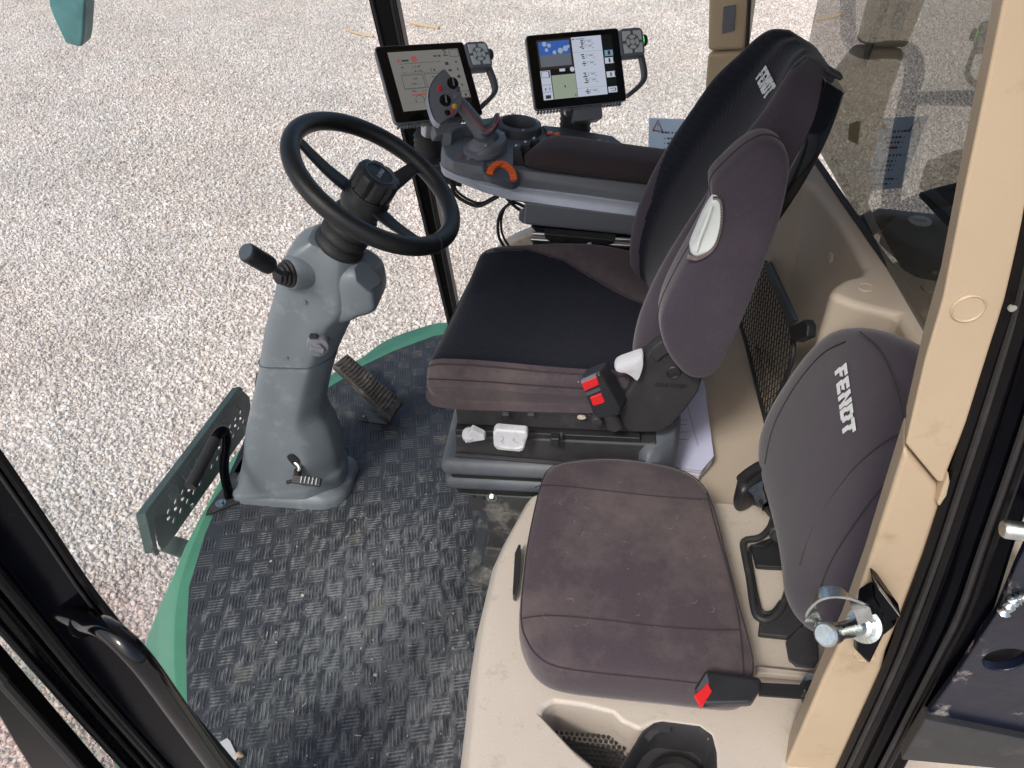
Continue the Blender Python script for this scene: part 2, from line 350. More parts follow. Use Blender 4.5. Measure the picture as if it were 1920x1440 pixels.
def cut(o, vfs):
    """subtract solids from a mesh object and keep the result as plain mesh data"""
    mods = []; cs = []
    for vf in vfs:
        c = build('cutter', vf, 'blackpl', None, 0); cs.append(c)
        m = o.modifiers.new('cut', 'BOOLEAN'); m.operation = 'DIFFERENCE'; m.object = c; m.solver = 'EXACT'; mods.append(m)
        while o.modifiers[0] != m and o.modifiers.find(m.name) > 0 and o.modifiers[0].type != 'BOOLEAN': o.modifiers.move(o.modifiers.find(m.name), 0)
    keep = [(m, m.show_viewport) for m in o.modifiers if m.type != 'BOOLEAN']
    for m, _ in keep: m.show_viewport = False
    dg = bpy.context.evaluated_depsgraph_get(); dg.update()
    me = bpy.data.meshes.new_from_object(o.evaluated_get(dg)); old = o.data; me.name = old.name
    for m in mods: o.modifiers.remove(m)
    o.data = me
    for m, v in keep: m.show_viewport = v
    for c in cs: bpy.data.objects.remove(c)
    return o

# ================================================================ SETTING
# ---- ground with gravel
def groundmat():
    m = bpy.data.materials.new('gravel_ground'); m.use_nodes = True; n, l = m.node_tree.nodes, m.node_tree.links; b = n['Principled BSDF']; b.inputs['Roughness'].default_value = .9
    tc = n.new('ShaderNodeTexCoord')
    v = n.new('ShaderNodeTexVoronoi'); v.inputs['Scale'].default_value = 38; l.new(tc.outputs['Object'], v.inputs['Vector'])
    sp = n.new('ShaderNodeSeparateColor'); l.new(v.outputs['Color'], sp.inputs[0])
    cr = n.new('ShaderNodeValToRGB'); e = cr.color_ramp; e.elements[0].color = (*lin((168, 158, 150)), 1); e.elements[1].color = (*lin((222, 216, 210)), 1)
    k = e.elements.new(.5); k.color = (*lin((198, 189, 180)), 1); l.new(sp.outputs[0], cr.inputs[0])
    nz = n.new('ShaderNodeTexNoise'); nz.inputs['Scale'].default_value = .7; nz.inputs['Detail'].default_value = 4; l.new(tc.outputs['Object'], nz.inputs['Vector'])
    mx = n.new('ShaderNodeMix'); mx.data_type = 'RGBA'; mx.blend_type = 'MULTIPLY'; mx.inputs[0].default_value = .5; l.new(cr.outputs[0], mx.inputs[6]); l.new(nz.outputs['Color'], mx.inputs[7]); l.new(cr.outputs[0], b.inputs['Base Color'])
    bp = n.new('ShaderNodeBump'); bp.inputs['Distance'].default_value = .02; bp.invert = True; l.new(v.outputs['Distance'], bp.inputs['Height']); l.new(bp.outputs[0], b.inputs['Normal'])
    return m
M['ground'] = groundmat()
GZ = -1.9
build('ground', ([(-300, -300, GZ), (300, -300, GZ), (300, 300, GZ), (-300, 300, GZ)], [(0, 1, 2, 3)]), 'ground', None, 0, kind='structure')
def stonemat():
    m = bpy.data.materials.new('mixed_gravel_stone'); m.use_nodes = True; n, l = m.node_tree.nodes, m.node_tree.links; b = n['Principled BSDF']; b.inputs['Roughness'].default_value = .85
    oi = n.new('ShaderNodeObjectInfo'); cr = n.new('ShaderNodeValToRGB'); e = cr.color_ramp; e.interpolation = 'LINEAR'
    cols = [(168, 159, 152), (190, 181, 172), (202, 196, 190), (210, 202, 193), (220, 215, 209), (208, 196, 187), (228, 224, 219), (198, 194, 189), (234, 231, 226), (214, 206, 197)]
    e.elements[0].position = 0; e.elements[0].color = (*lin(cols[0]), 1); e.elements[1].position = 1; e.elements[1].color = (*lin(cols[-1]), 1)
    for i, c in enumerate(cols[1:-1]): k = e.elements.new((i+1)/(len(cols)-1)); k.color = (*lin(c), 1)
    l.new(oi.outputs['Random'], cr.inputs[0])
    # reddish patches of the yard
    ge = n.new('ShaderNodeNewGeometry'); nz = n.new('ShaderNodeTexNoise'); nz.inputs['Scale'].default_value = .55; nz.inputs['Detail'].default_value = 3; l.new(ge.outputs['Position'], nz.inputs['Vector'])
    mr = n.new('ShaderNodeMapRange'); mr.inputs[1].default_value = .40; mr.inputs[2].default_value = .62; l.new(nz.outputs['Fac'], mr.inputs[0])
    mx = n.new('ShaderNodeMix'); mx.data_type = 'RGBA'; mx.blend_type = 'MULTIPLY'; mx.inputs[7].default_value = (1, .96, .945, 1); l.new(mr.outputs[0], mx.inputs[0]); l.new(cr.outputs[0], mx.inputs[6])
    ds = n.new('ShaderNodeVectorMath'); ds.operation = 'DISTANCE'; ds.inputs[1].default_value = (-2.5, 1.4, -1.9); l.new(ge.outputs['Position'], ds.inputs[0])
    m3 = n.new('ShaderNodeMapRange'); m3.inputs[1].default_value = .25; m3.inputs[2].default_value = 1.0; m3.inputs[3].default_value = .85; m3.inputs[4].default_value = 0; l.new(ds.outputs['Value'], m3.inputs[0])
    m4 = n.new('ShaderNodeMix'); m4.data_type = 'RGBA'; m4.blend_type = 'MULTIPLY'; m4.inputs[7].default_value = (1, .74, .70, 1); l.new(m3.outputs[0], m4.inputs[0]); l.new(mx.outputs[2], m4.inputs[6])
    n2 = n.new('ShaderNodeTexNoise'); n2.inputs['Scale'].default_value = .9; n2.inputs['Detail'].default_value = 5; n2.inputs['Roughness'].default_value = .65; l.new(ge.outputs['Position'], n2.inputs['Vector'])
    m7 = n.new('ShaderNodeMapRange'); m7.inputs[1].default_value = .32; m7.inputs[2].default_value = .68; m7.inputs[3].default_value = .82; m7.inputs[4].default_value = 1.06; l.new(n2.outputs['Fac'], m7.inputs[0])
    m8 = n.new('ShaderNodeMix'); m8.data_type = 'RGBA'; m8.blend_type = 'MULTIPLY'; m8.inputs[0].default_value = 1; l.new(m4.outputs[2], m8.inputs[6]); l.new(m7.outputs[0], m8.inputs[7])
    l.new(m8.outputs[2], b.inputs['Base Color']); return m
M['stone'] = stonemat()
def icosphere():
    import bmesh
    bm = bmesh.new(); bmesh.ops.create_icosphere(bm, subdivisions=2, radius=1); v = [tuple(x.co) for x in bm.verts]; f = [tuple(y.index for y in x.verts) for x in bm.faces]; bm.free(); return v, f
ICO = icosphere()
def rockvf(seed):
    r = random.Random(seed); v = []
    pl = [(nrm([r.uniform(-1, 1) for _ in range(3)]), r.uniform(.55, .85)) for _ in range(9)]; sc = (r.uniform(.9, 1.3), r.uniform(.7, 1), r.uniform(.5, .75))
    for p in ICO[0]:
        q = A(p)
        for n_, d in pl:
            k = q@n_
            if k > d: q = q-n_*(k-d)
        v.append(tuple(q*A(sc)))
    return v, ICO[1]
rocks = bpy.data.collections.new('gravel_sources')
for i in range(7):
    o = build('gravel_stone', rockvf(i), 'stone', None, 50); COL.objects.unlink(o); rocks.objects.link(o)
def gravel_nodes(dens, smin, smax):
    g = bpy.data.node_groups.new('gravel_scatter', 'GeometryNodeTree'); g.interface.new_socket('Geometry', in_out='INPUT', socket_type='NodeSocketGeometry'); g.interface.new_socket('Geometry', in_out='OUTPUT', socket_type='NodeSocketGeometry')
    n, l = g.nodes, g.links; gi = n.new('NodeGroupInput'); go = n.new('NodeGroupOutput')
    d = n.new('GeometryNodeDistributePointsOnFaces'); d.inputs['Density'].default_value = dens; d.inputs['Seed'].default_value = 3
    ci = n.new('GeometryNodeCollectionInfo'); ci.inputs['Collection'].default_value = rocks; ci.inputs['Separate Children'].default_value = True; ci.inputs['Reset Children'].default_value = True
    ip = n.new('GeometryNodeInstanceOnPoints'); ip.inputs['Pick Instance'].default_value = True
    rv = n.new('FunctionNodeRandomValue'); rv.data_type = 'FLOAT_VECTOR'; rv.inputs[1].default_value = (6.28, 6.28, 6.28)
    rs = n.new('FunctionNodeRandomValue'); rs.data_type = 'FLOAT'; rs.inputs[2].default_value = 0; rs.inputs[3].default_value = 1
    pw = n.new('ShaderNodeMath'); pw.operation = 'POWER'; pw.inputs[1].default_value = 2.8
    mr = n.new('ShaderNodeMapRange'); mr.inputs[3].default_value = smin; mr.inputs[4].default_value = smax
    l.new(rs.outputs[1], pw.inputs[0]); l.new(pw.outputs[0], mr.inputs[0])
    l.new(gi.outputs[0], d.inputs['Mesh']); l.new(d.outputs['Points'], ip.inputs['Points']); l.new(ci.outputs[0], ip.inputs['Instance']); l.new(rv.outputs[0], ip.inputs['Rotation']); l.new(mr.outputs[0], ip.inputs['Scale']); l.new(ip.outputs[0], go.inputs[0])
    return g
def gravel(name, poly, dens, smin, smax, label):
    o = build(name, ([(x, y, GZ+.004) for x, y in poly], [tuple(range(len(poly)))]), 'ground', None, 0, kind='stuff', label=label, cat='gravel')
    m = o.modifiers.new('scatter', 'NODES'); m.node_group = gravel_nodes(dens, smin, smax); return o
gravel('gravel', [(-3.6, .2), (1.2, .2), (4, 6), (-7.2, 6)], 4300, .0055, .023, 'loose pale mixed gravel on the yard close to the cab')
gravel('gravel', [(-7.2, 6.01), (4, 6.01), (8.5, 17), (-14.5, 17)], 1250, .008, .027, 'loose bright gravel farther off across the yard')

# ---- cab floor pan in green paint, rubber mat on it
rim_near = [(-1.0308,1.1689,-0.03),(-1.0279,1.0812,-0.03),(-1.0183,0.9998,-0.03),(-1.0124,0.9159,-0.03),(-1.0039,0.8448,-0.03),(-0.9867,0.7528,-0.03),(-0.9577,0.6459,-0.03),(-0.9272,0.5497,-0.03)]
rim_far = [(-0.8197,1.8564,-0.03),(-0.7781,1.8877,-0.03),(-0.7175,1.99,-0.03),(-0.6246,2.0641,-0.03),(-0.5515,2.1067,-0.03)]
rim_far = catmull(rim_far, 4)
pan = [(p[0], p[1]) for p in rim_far]+[(-.4, 2.12), (.62, 2.12), (.62, .26), (-.86, .26)]+[(p[0], p[1]) for p in reversed(rim_near)]+[(-1.03, 1.25), (-1.035, 1.38), (-1.01, 1.5), (-.95, 1.62)]
build('cab_floor', prism([(x, y, -.14) for x, y in pan], (0, 0, .132)), 'green', None, 40, bevel=.012, kind='structure', label='green painted rim of the cab floor around the rubber mat')
mo = [(-.60, .36), (-.70, .48), (-.775, .585), (-.835, .69), (-.898, .821), (-.955, .96), (-.985, 1.121), (-.995, 1.25), (-.995, 1.38), (-.965, 1.5), (-.90, 1.635)]+[(p[0], p[1]) for p in [(-0.8041,1.7593,0.0),(-0.7491,1.84,0.0),(-0.6652,1.923,0.0),(-0.5476,2.0113,0.0)]]+[(-.4, 2.06), (.2, 2.06), (.2, 1.0), (-.15, 1.0), (-.15, .3), (-.55, .3)]
mat_o = build('floor_mat', prism([(x, y, -.006) for x, y in mo], (0, 0, .006)), 'mat', None, 0, label='black rubber floor mat with raised checker tread, scuffed and dusty', cat='floor mat')
ang, cell = R(14), .047; ca, sa = math.cos(ang), math.sin(ang); bars = ([], [])
for i in range(-40, 50):
    for j in range(-10, 60):
        cx, cy = (i*ca-j*sa)*cell-.4, (i*sa+j*ca)*cell+.4
        if not (-1.02 < cx < -.1 and .3 < cy < 2.08): continue
        for q in range(5):
            a, b = (q-2)*cell*.165, 0
            for_ = (1, 0) if (i+j) % 2 else (0, 1)
            ox, oy = (a, b) if (i+j) % 2 else (b, a)
            px_, py_ = cx+ox*ca-oy*sa, cy+ox*sa+oy*ca
            dx, dy = ((-sa, ca) if (i+j) % 2 else (ca, sa)); L_ = cell*.40; wd = .0019
            e = [(px_+dx*L_*s, py_+dy*L_*s) for s in (-1.06, 1.06)]
            if not all(inpoly(x, y, mo) for x, y in e): continue
            k = len(bars[0])
            for z, ww, ll in ((0, wd, L_), (.0016, wd*.45, L_*.93)):
                for s, t in ((-1, -1), (1, -1), (1, 1), (-1, 1)):
                    bars[0].append((px_+dx*ll*s-dy*ww*t, py_+dy*ll*s+dx*ww*t, z))
            bars[1].extend([(k+4, k+5, k+6, k+7), (k, k+1, k+5, k+4), (k+1, k+2, k+6, k+5), (k+2, k+3, k+7, k+6), (k+3, k, k+4, k+7)])
build('tread', bars, 'tread', mat_o, 0, kind='stuff')

# ---- windscreen, side and rear glass
wc = [(-.58, .33), (-.72, .47), (-.86, .69), (-.93, .82), (-.985, .96), (-1.012, 1.12), (-1.02, 1.3), (-1.005, 1.45), (-.94, 1.62), (-.83, 1.78), (-.70, 1.92), (-.575, 2.05)]
wc = catmull([(x, y, 0) for x, y in wc], 4)
def glazing(rows):
    return loft(rows, False, False, False)
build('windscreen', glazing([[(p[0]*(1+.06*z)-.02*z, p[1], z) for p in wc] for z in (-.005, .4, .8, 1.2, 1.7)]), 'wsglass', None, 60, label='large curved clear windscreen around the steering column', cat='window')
build('side_window', glazing([[(-.5, 2.085, z), (.30, 2.085, z)] for z in (.05, 1.7)]), 'glass', None, 0, label='clear right side window behind the control console', cat='window')

# ---- roof of the cab, above the picture, that shades the inside
ro = [(-1.12, .9), (-1.16, 1.25), (-1.12, 1.6), (-.9, 1.95), (-.6, 2.16), (.62, 2.16), (.62, .40), (-.72, .40), (-.95, .62)]
build('cab_roof', prism([(x, y, 1.74) for x, y in ro], (0, 0, .16)), 'beigegrey', None, 30, bevel=.05, kind='structure', label='cab roof above the driver')
# ---- far front pillar
p = [(-0.6153,2.06,1.0474),(-0.5414,2.06,1.0462),(-0.4651,2.06,0.0696),(-0.5096,2.06,0.0346)]
up_ = lambda a, b, z: tuple(A(a)+(A(a)-A(b))*((z-a[2])/(a[2]-b[2])))
fp = [up_(p[0], p[3], 1.7), up_(p[1], p[2], 1.7), up_(p[2], p[1], -.02), up_(p[3], p[0], -.02)]
t = thing('front_pillar', 'slim dark pillar beyond the steering wheel between windscreen and side window', 'pillar', (-.5, 2.07, 0))
build('post', prism(fp, (0, .05, 0)), 'blacksatin', t, 30, bevel=.006)
e0, e1 = A(fp[1]), A(fp[2]); build('glass_seal', tube([e0+V(-.008, -.004, 0), e1+V(-.008, -.004, 0)], .007, 8, 0), 'blackrub', t)
e0, e1 = A(fp[0]), A(fp[3]); build('glass_seal', tube([e0+V(.012, -.003, 0), e1+V(.012, -.003, 0)], .005, 8, 0), 'blackrub', t)

M['beigelift'] = mat('lightened_beige_rear_trim', (206, 184, 152), .5, bump=(1300, .00018), var=(7, .035))  # pillar beige, lightened in its colour to offset the shade of the roof
# ---- far rear pillar trim
t = thing('rear_pillar', 'beige plastic corner pillar behind the driver seat with small grey plate', 'pillar', (.3, 2.02, .3))
u4 = [(0.2216,2.02,1.2615),(0.2498,2.02,1.0422),(0.2626,2.02,0.9221),(0.3574,2.02,0.925),(0.3554,2.02,1.0404),(0.3531,2.02,1.2578)]; u4 = [ext(u4[0], u4[1], 1.745)]+u4+[ext(u4[-1], u4[-2], 1.745)]
build('upper_trim', prism(u4, (.02, .06, 0)), 'beigelift', t, 40, bevel=.012, seg=3)
build('lower_trim', prism([(0.2631,2.02,0.9183),(0.2702,2.02,0.7746),(0.2667,2.02,0.5876),(0.301,2.02,0.2916),(0.7113,2.02,0.3013),(0.5209,2.02,0.6362),(0.3606,2.02,0.9211)], (.02, .06, 0)), 'beigelift', t, 40, bevel=.012, seg=3)
build('plate', prism([(0.288,2.012,1.0267),(0.3166,2.012,1.031),(0.3216,2.012,0.9729),(0.2927,2.012,0.9658)], (0, .008, 0)), 'knobgrey', t, 30, bevel=.002)
build('window_edge', prism([(0.3161,2.0,1.2612),(0.3231,2.0,1.261),(0.3649,2.0,0.9102),(0.3612,2.0,0.8844)], (0, .03, 0)), 'blackpl', t, 0)

# ---- rear wall: ledge under the rear window, recess behind the seat, shelf behind the jump seat
LZ = .775
inner = [(0.4411,1.5871,0.775),(0.4619,1.566,0.775),(0.4799,1.4136,0.775),(0.4865,1.3017,0.775),(0.4887,1.224,0.775)]
shelf = [(0.473,1.1977,0.775),(0.4559,1.1915,0.775),(0.44,1.1819,0.775),(0.4183,1.1581,0.775),(0.4046,1.1318,0.775)]
seal = [(0.5454,1.0401,0.775),(0.5396,1.1496,0.775),(0.5268,1.3072,0.775),(0.5118,1.5002,0.775),(0.497,1.6962,0.775)]
cx0, cy0 = inner[0][0], inner[0][1]
wallpoly = [(cx0-.03, cy0+.05)]+[(q[0], q[1]) for q in inner]+[(q[0], q[1]) for q in shelf]+[(.44, shelf[-1][1]-.03), (.505, shelf[-1][1]-.06), (.505, .53), (.66, .53), (.60, seal[0][1]-.1)]+[(q[0]+.006, q[1]) for q in seal]+[(.5, 2.0), (cx0-.03, 2.0)]
rw = build('rear_wall', prism([(x, y, .0) for x, y in wallpoly], (0, 0, LZ)), 'beige', None, 50, bevel=.016, seg=4, kind='structure', label='beige moulded rear wall with ledge below the tinted rear window')
for q, r_, ax in (((0.4717,1.1517,0.775), .0135, (0, 0, 1)),):
    build('trim_plug', lathe(q, ax, [(r_, -.001), (r_, .0016), (r_*.9, .0026), (r_*.86, .0016), (.0001, .0018)], 28), 'beige', rw, 40)
q = (inner[2][0]-.012, inner[2][1]-.03, .70)
build('trim_plug', lathe(q, (-1, -.15, .1), [(.011, -.02), (.011, -.0096), (.009, -.009), (.0001, -.009)], 24), 'beige', rw, 40)
build('window_seal', tube([(a[0]-.004, a[1], LZ+.004) for a in seal], .0065, 8, 4), 'blackrub', rw)
# rear glass stands on the seal
row = [V(.521-.02*(y-1.37), y, 0) for y in (.6, 1.0, 1.5, 2.02)]
build('rear_window', glazing([[(a[0], a[1], z) for a in row] for z in (LZ+.002, 1.2, 1.8)]), 'reargl', None, 60, label='dark tinted rear window reflecting the side window notice', cat='window')

# ---- luggage floor and right side sill
build('luggage_floor', hexa([(.1, 1.0, 0), (.6, 1.0, 0), (.6, 2.05, 0), (.1, 2.05, 0)], [(.12, 1.0, .28), (.6, 1.0, .28), (.6, 2.05, .28), (.12, 2.05, .28)]), 'beige', None, 30, bevel=.02, kind='structure')
for i, x in enumerate((.445, .425)):
    build('floor_rib', tube([(x, 1.62, .30), (x-.008, 1.4, .292), (x-.02, 1.08, .285)], .007, 8, 4), 'beige', bpy.data.objects['luggage_floor'])
sp_ = [(-0.3347,2.02,0.3039),(-0.2948,2.02,0.3506),(-0.2518,2.02,0.3776),(-0.1965,2.02,0.4043),(-0.0313,2.02,0.4411),(0.2031,2.02,0.4707)]
build('side_sill', prism([(sp_[0][0]-.02, 2.02, .0)]+sp_+[(.5, 2.02, 0)], (0, .05, 0)), 'beigegrey', None, 40, bevel=.014, seg=3, label='cream lower side wall with rounded top edge beyond the seat', cat='side panel')

# ---- wire net against the rear wall
net_o = [(0.4019,1.6088,0.5592),(0.4154,1.4886,0.5503),(0.4268,1.3857,0.5407),(0.4307,1.3446,0.5303),(0.4307,1.3059,0.4841),(0.4127,1.3145,0.3148),(0.4087,1.3391,0.3038),(0.3902,1.5298,0.3479),(0.3807,1.6269,0.3696),(0.3868,1.6344,0.4393)]
t = thing('wall_net', 'black mesh net in a dark frame against the rear wall beside the driver seat', 'net', (.41, 1.45, .2))
oo = catmull(net_o, 4, True); build('frame', tube(oo+[oo[0]], .005, 8, 0, False), 'blackpl', t)
nn = nrm((1, .12, -.1)); uu = nrm(np.cross((0, 0, 1), nn)); vv = np.cross(nn, uu); c0 = sum(oo)/len(oo)
pg = [((p_-c0)@uu, (p_-c0)@vv) for p_ in oo]; nets = []
for sgn in (1, -1):
    d = nrm((math.cos(R(60)), math.sin(R(60))*sgn, 0))[:2]; pn_ = A((-d[1], d[0]))
    for i in range(-45, 46):
        o_ = pn_*i*.015; run = []
        for k in range(-90, 91):
            q = o_+d*k*.005
            if inpoly(q[0], q[1], pg): run.append(q)
            elif len(run) > 1: nets.append(tube([c0+uu*run[0][0]+vv*run[0][1]+nn*.001*sgn, c0+uu*run[-1][0]+vv*run[-1][1]+nn*.001*sgn], .0013, 4, 0)); run = []
            else: run = []
        if len(run) > 1: nets.append(tube([c0+uu*run[0][0]+vv*run[0][1], c0+uu*run[-1][0]+vv*run[-1][1]], .0013, 4, 0))
build('netting', join(*nets), 'blackpl', t, 0, kind='stuff')
build('clip', prism([(0.4065,1.3097,0.5771),(0.4181,1.2593,0.6318),(0.4204,1.2387,0.631),(0.42,1.226,0.6116),(0.4119,1.2611,0.5718),(0.4085,1.2837,0.5658)], nn*.02), 'blackpl', t, 30, bevel=.004)
build('side_strip', prism([(0.3969,1.5926,0.5599),(0.4029,1.5624,0.5838),(0.4275,1.3453,0.5692),(0.4227,1.3616,0.5405)], nn*.012), 'columndark', t, 30, bevel=.004)

# ---- beige storage box that carries the jump seat, with pocket and tray
bt = [(-0.1044,1.0027,0.36),(-0.1407,0.8909,0.36),(-0.1548,0.8335,0.36),(-0.1631,0.719,0.36),(-0.1624,0.6377,0.36),(-0.1588,0.5729,0.36),(-0.1538,0.4577,0.36),(-0.1487,0.3719,0.36)]
def boxring(z, out, sink=0):
    return [(a[0]-out, a[1], z) for a in bt]+[(.62, bt[-1][1]-.02, z), (.62, 1.0+sink, z), (bt[0][0]+.06-out, 1.015+sink, z)]
sb = build('storage_box', loft([boxring(0.002, .052), boxring(.12, .045), boxring(.27, .03), boxring(.33, .018), boxring(.352, .006), boxring(.36, -.012)]), 'beigegrey', None, 50,
           label='beige moulded storage box under the jump seat with open cup tray', cat='storage box')
pk = [(-0.0586,0.5458,0.362),(-0.0538,0.5599,0.362),(-0.0392,0.5698,0.362),(0.0081,0.567,0.362),(0.0531,0.5589,0.362),(0.0679,0.5467,0.362),(0.0945,0.5358,0.362),(0.1167,0.5468,0.362),(0.129,0.5495,0.362),(0.1843,0.547,0.362),(0.2008,0.5354,0.362),(0.2047,0.5112,0.362),(0.1988,0.4034,0.362),(0.0835,0.3927,0.362),(0.0235,0.4781,0.362),(-0.0125,0.5038,0.362)]
c_ = sum(A(a) for a in pk)/len(pk)
cut(sb, [loft([[c_+(A(a)-c_)*1.0+V(0, 0, .03) for a in pk], [A(a) for a in pk], [c_+(A(a)-c_)*.985+V(0, 0, -.10) for a in pk]])])
sb.data.polygons.foreach_set('use_smooth', [True]*len(sb.data.polygons)); sb.data.set_sharp_from_angle(angle=R(35))
bv = sb.modifiers.new('bevel', 'BEVEL'); bv.width = .008; bv.segments = 4; bv.limit_method = 'ANGLE'; bv.angle_limit = R(35); bv.harden_normals = True
build('pocket_mat', prism([tuple(A(q)+V(0, 0, -.088)) for q in [(-0.0365,0.5393,0.362),(-0.0204,0.5491,0.362),(0.054,0.5388,0.362),(0.0861,0.5173,0.362),(0.0933,0.4905,0.362),(0.0835,0.3927,0.362),(0.0388,0.4445,0.362)]], (0, 0, .008)), 'blackrub', sb, 30, bevel=.003)
hx = []
for i in range(14):
    for j in range(12):
        q = A((-0.0192,0.5353,0.282))+V(i*.0085+(j % 2)*.0042-.02, j*.0074-.06, 0); hx.append(lathe(q, (0, 0, 1), [(.0034, 0), (.003, .0015), (.0001, .0015)], 6))
build('honeycomb', join(*hx), 'blackrub', sb, 0, kind='stuff')
t = thing('cup_tray', 'black dusty cup tray set into the storage box near the buckle', 'tray', (0.1576,0.543,0.3))
to = [(0.0668,0.4787,0.357),(0.1005,0.5337,0.357),(0.1172,0.5484,0.357),(0.1296,0.5519,0.357),(0.1852,0.5494,0.357),(0.2017,0.5378,0.357),(0.2056,0.5135,0.357),(0.1975,0.405,0.357),(0.0544,0.3917,0.357)]
c_ = sum(A(a) for a in to)/len(to)
rg = lambda s, z: [c_+(A(a)-c_)*s+V(0, 0, z) for a in to]
build('tray_wall', loft([rg(1.06, -.001), rg(1.0, .0035), rg(.95, -.002), rg(.9, -.075), rg(.3, -.078)], True, False, True), 'blackdusty', t, 50)
build('cup_ring', lathe((0.1536,0.4804,0.3), (0, 0, 1), [(.05, -.02), (.05, .0), (.046, .003), (.044, -.018), (.0001, -.02)], 30), 'blackrub', t, 40)
build('lip', ribbon([(0.1047,0.5274,0.352),(0.1156,0.539,0.352),(0.128,0.545,0.352),(0.1418,0.5446,0.352)], .012, .004, V(0, 0, 1)), 'blackdusty', t, 30)
build('grip_slot', prism([(-0.1283,0.8318,0.365),(-0.1233,0.853,0.365),(-0.1192,0.8521,0.365),(-0.1156,0.7744,0.365),(-0.1191,0.743,0.365),(-0.1233,0.747,0.365)], (0, 0, .02)), 'blackpl', sb, 0)

# ---- near door pillar: two beige trims, black frame with rubber lips, plug covers
BL = "1925,-200 1880,0 1850,150 1808,350 1767,560 1733,677 1697,833"
BR = "1760,908 1778,895 1813,793 1857,653 1887,560 1921,413 1965,150 2010,-200"
t = thing('door_pillar', 'warm beige trimmed door pillar in the right foreground beside the jump seat', 'pillar', (.3, .5, 0))
y0 = .50
ut = [(0.2233,0.5,1.4362),(0.2302,0.5,1.3839),(0.2374,0.5,1.3386),(0.248,0.5,1.2679),(0.2626,0.5,1.1773),(0.2678,0.5,1.1172),(0.2801,0.5,1.0233),(0.3219,0.5,0.9761),(0.3279,0.5,0.9765),(0.3259,0.5,0.9943),(0.3225,0.5,1.0518),(0.313,0.5,1.1321),(0.3077,0.5,1.1787),(0.2958,0.5,1.2434),(0.2731,0.5,1.3383),(0.2463,0.5,1.4356)]
ut = [ext(ut[0], ut[1], 1.745)]+ut+[ext(ut[-1], ut[-2], 1.745)]
build('upper_trim', prism(ut, (.015, .05, 0)), 'pillar', t, 40, bevel=.006, seg=3)
build('lower_trim', prism([(0.2817,0.502,1.0167),(0.2881,0.502,0.9292),(0.2962,0.502,0.819),(0.3019,0.502,0.6927),(0.3012,0.502,0.6055),(0.3043,0.502,0.3523),(0.3044,0.502,0.0996),(0.3891,0.502,0.0488),(0.3763,0.502,0.3679),(0.3638,0.502,0.6411),(0.3577,0.502,0.6794),(0.3529,0.502,0.7594),(0.3443,0.502,0.8674),(0.3364,0.502,0.9412),(0.3239,0.502,0.9689)], (.015, .05, 0)), 'pillar', t, 40, bevel=.006, seg=3)
build('trim_step', prism([(0.3255,0.496,0.9929),(0.3307,0.496,0.9811),(0.3337,0.496,0.9631),(0.3324,0.496,0.9463),(0.3285,0.496,0.9513),(0.3266,0.496,0.9736)], (0, .02, 0)), 'pillar', t, 40, bevel=.002)
build('plug_cover', lathe((0.2837,0.5,1.1692), (0, -1, 0), [(.0125, -.002), (.0125, .0008), (.0115, .0018), (.0105, .0008), (.0001, .0008)], 28), 'pillar', t, 40)
build('plug_cover', lathe((0.3353,0.502,0.6726), (0, -1, 0), [(.0125, -.002), (.0125, .0008), (.0115, .0018), (.0105, .0008), (.0001, .0008)], 28), 'pillar', t, 40)
fr_i = [(0.2477,0.505,1.435),(0.2752,0.505,1.3367),(0.2981,0.505,1.2408),(0.3101,0.505,1.1754),(0.3153,0.505,1.1284),(0.3249,0.505,1.0473),(0.3328,0.505,0.9751),(0.3454,0.505,0.8635),(0.3539,0.505,0.7548),(0.3648,0.505,0.6358),(0.3771,0.505,0.3608),(0.3914,0.505,0.0401)]
fr_o = [(0.2741,0.47,1.4383),(0.304,0.47,1.3477),(0.3291,0.47,1.2595),(0.3498,0.47,1.1817),(0.3638,0.47,1.1228),(0.3755,0.47,1.061),(0.3863,0.47,0.9969),(0.3973,0.47,0.9281),(0.4156,0.47,0.8297),(0.4188,0.47,0.7471),(0.4366,0.47,0.4583),(0.449,0.47,0.166)]
fr_i = [ext(fr_i[0], fr_i[1], 1.745)]+fr_i+[ext(fr_i[-1], fr_i[-2], -.1)]; fr_o = [ext(fr_o[0], fr_o[1], 1.745)]+fr_o+[ext(fr_o[-1], fr_o[-2], -.1)]
build('door_frame', loft([[a, A(b), A(b)+V(.01, .07, 0), A(a)+V(.01, .07, 0)] for a, b in zip(fr_i, fr_o)]), 'blackgloss', t, 30, bevel=.005)
for f_, r_, m_, dy in ((.05, .0055, 'blacksatin', -.002), (.16, .004, 'blackrub', -.004), (.27, .0075, 'blacksatin', 0), (.5, .010, 'blackgloss', .004), (.62, .0035, 'blackrub', -.004), (.72, .004, 'blacksatin', -.003)):
    build('door_seal', tube([A(a)*(1-f_)+A(b)*f_+V(0, dy, 0) for a, b in zip(fr_i, fr_o)], r_, 8, 3), m_, t)
build('frame_screw', lathe((0.3067,0.488,1.1791), (0, -1, 0), [(.003, 0), (.003, .002), (.001, .0026)], 10), 'zinc', t)

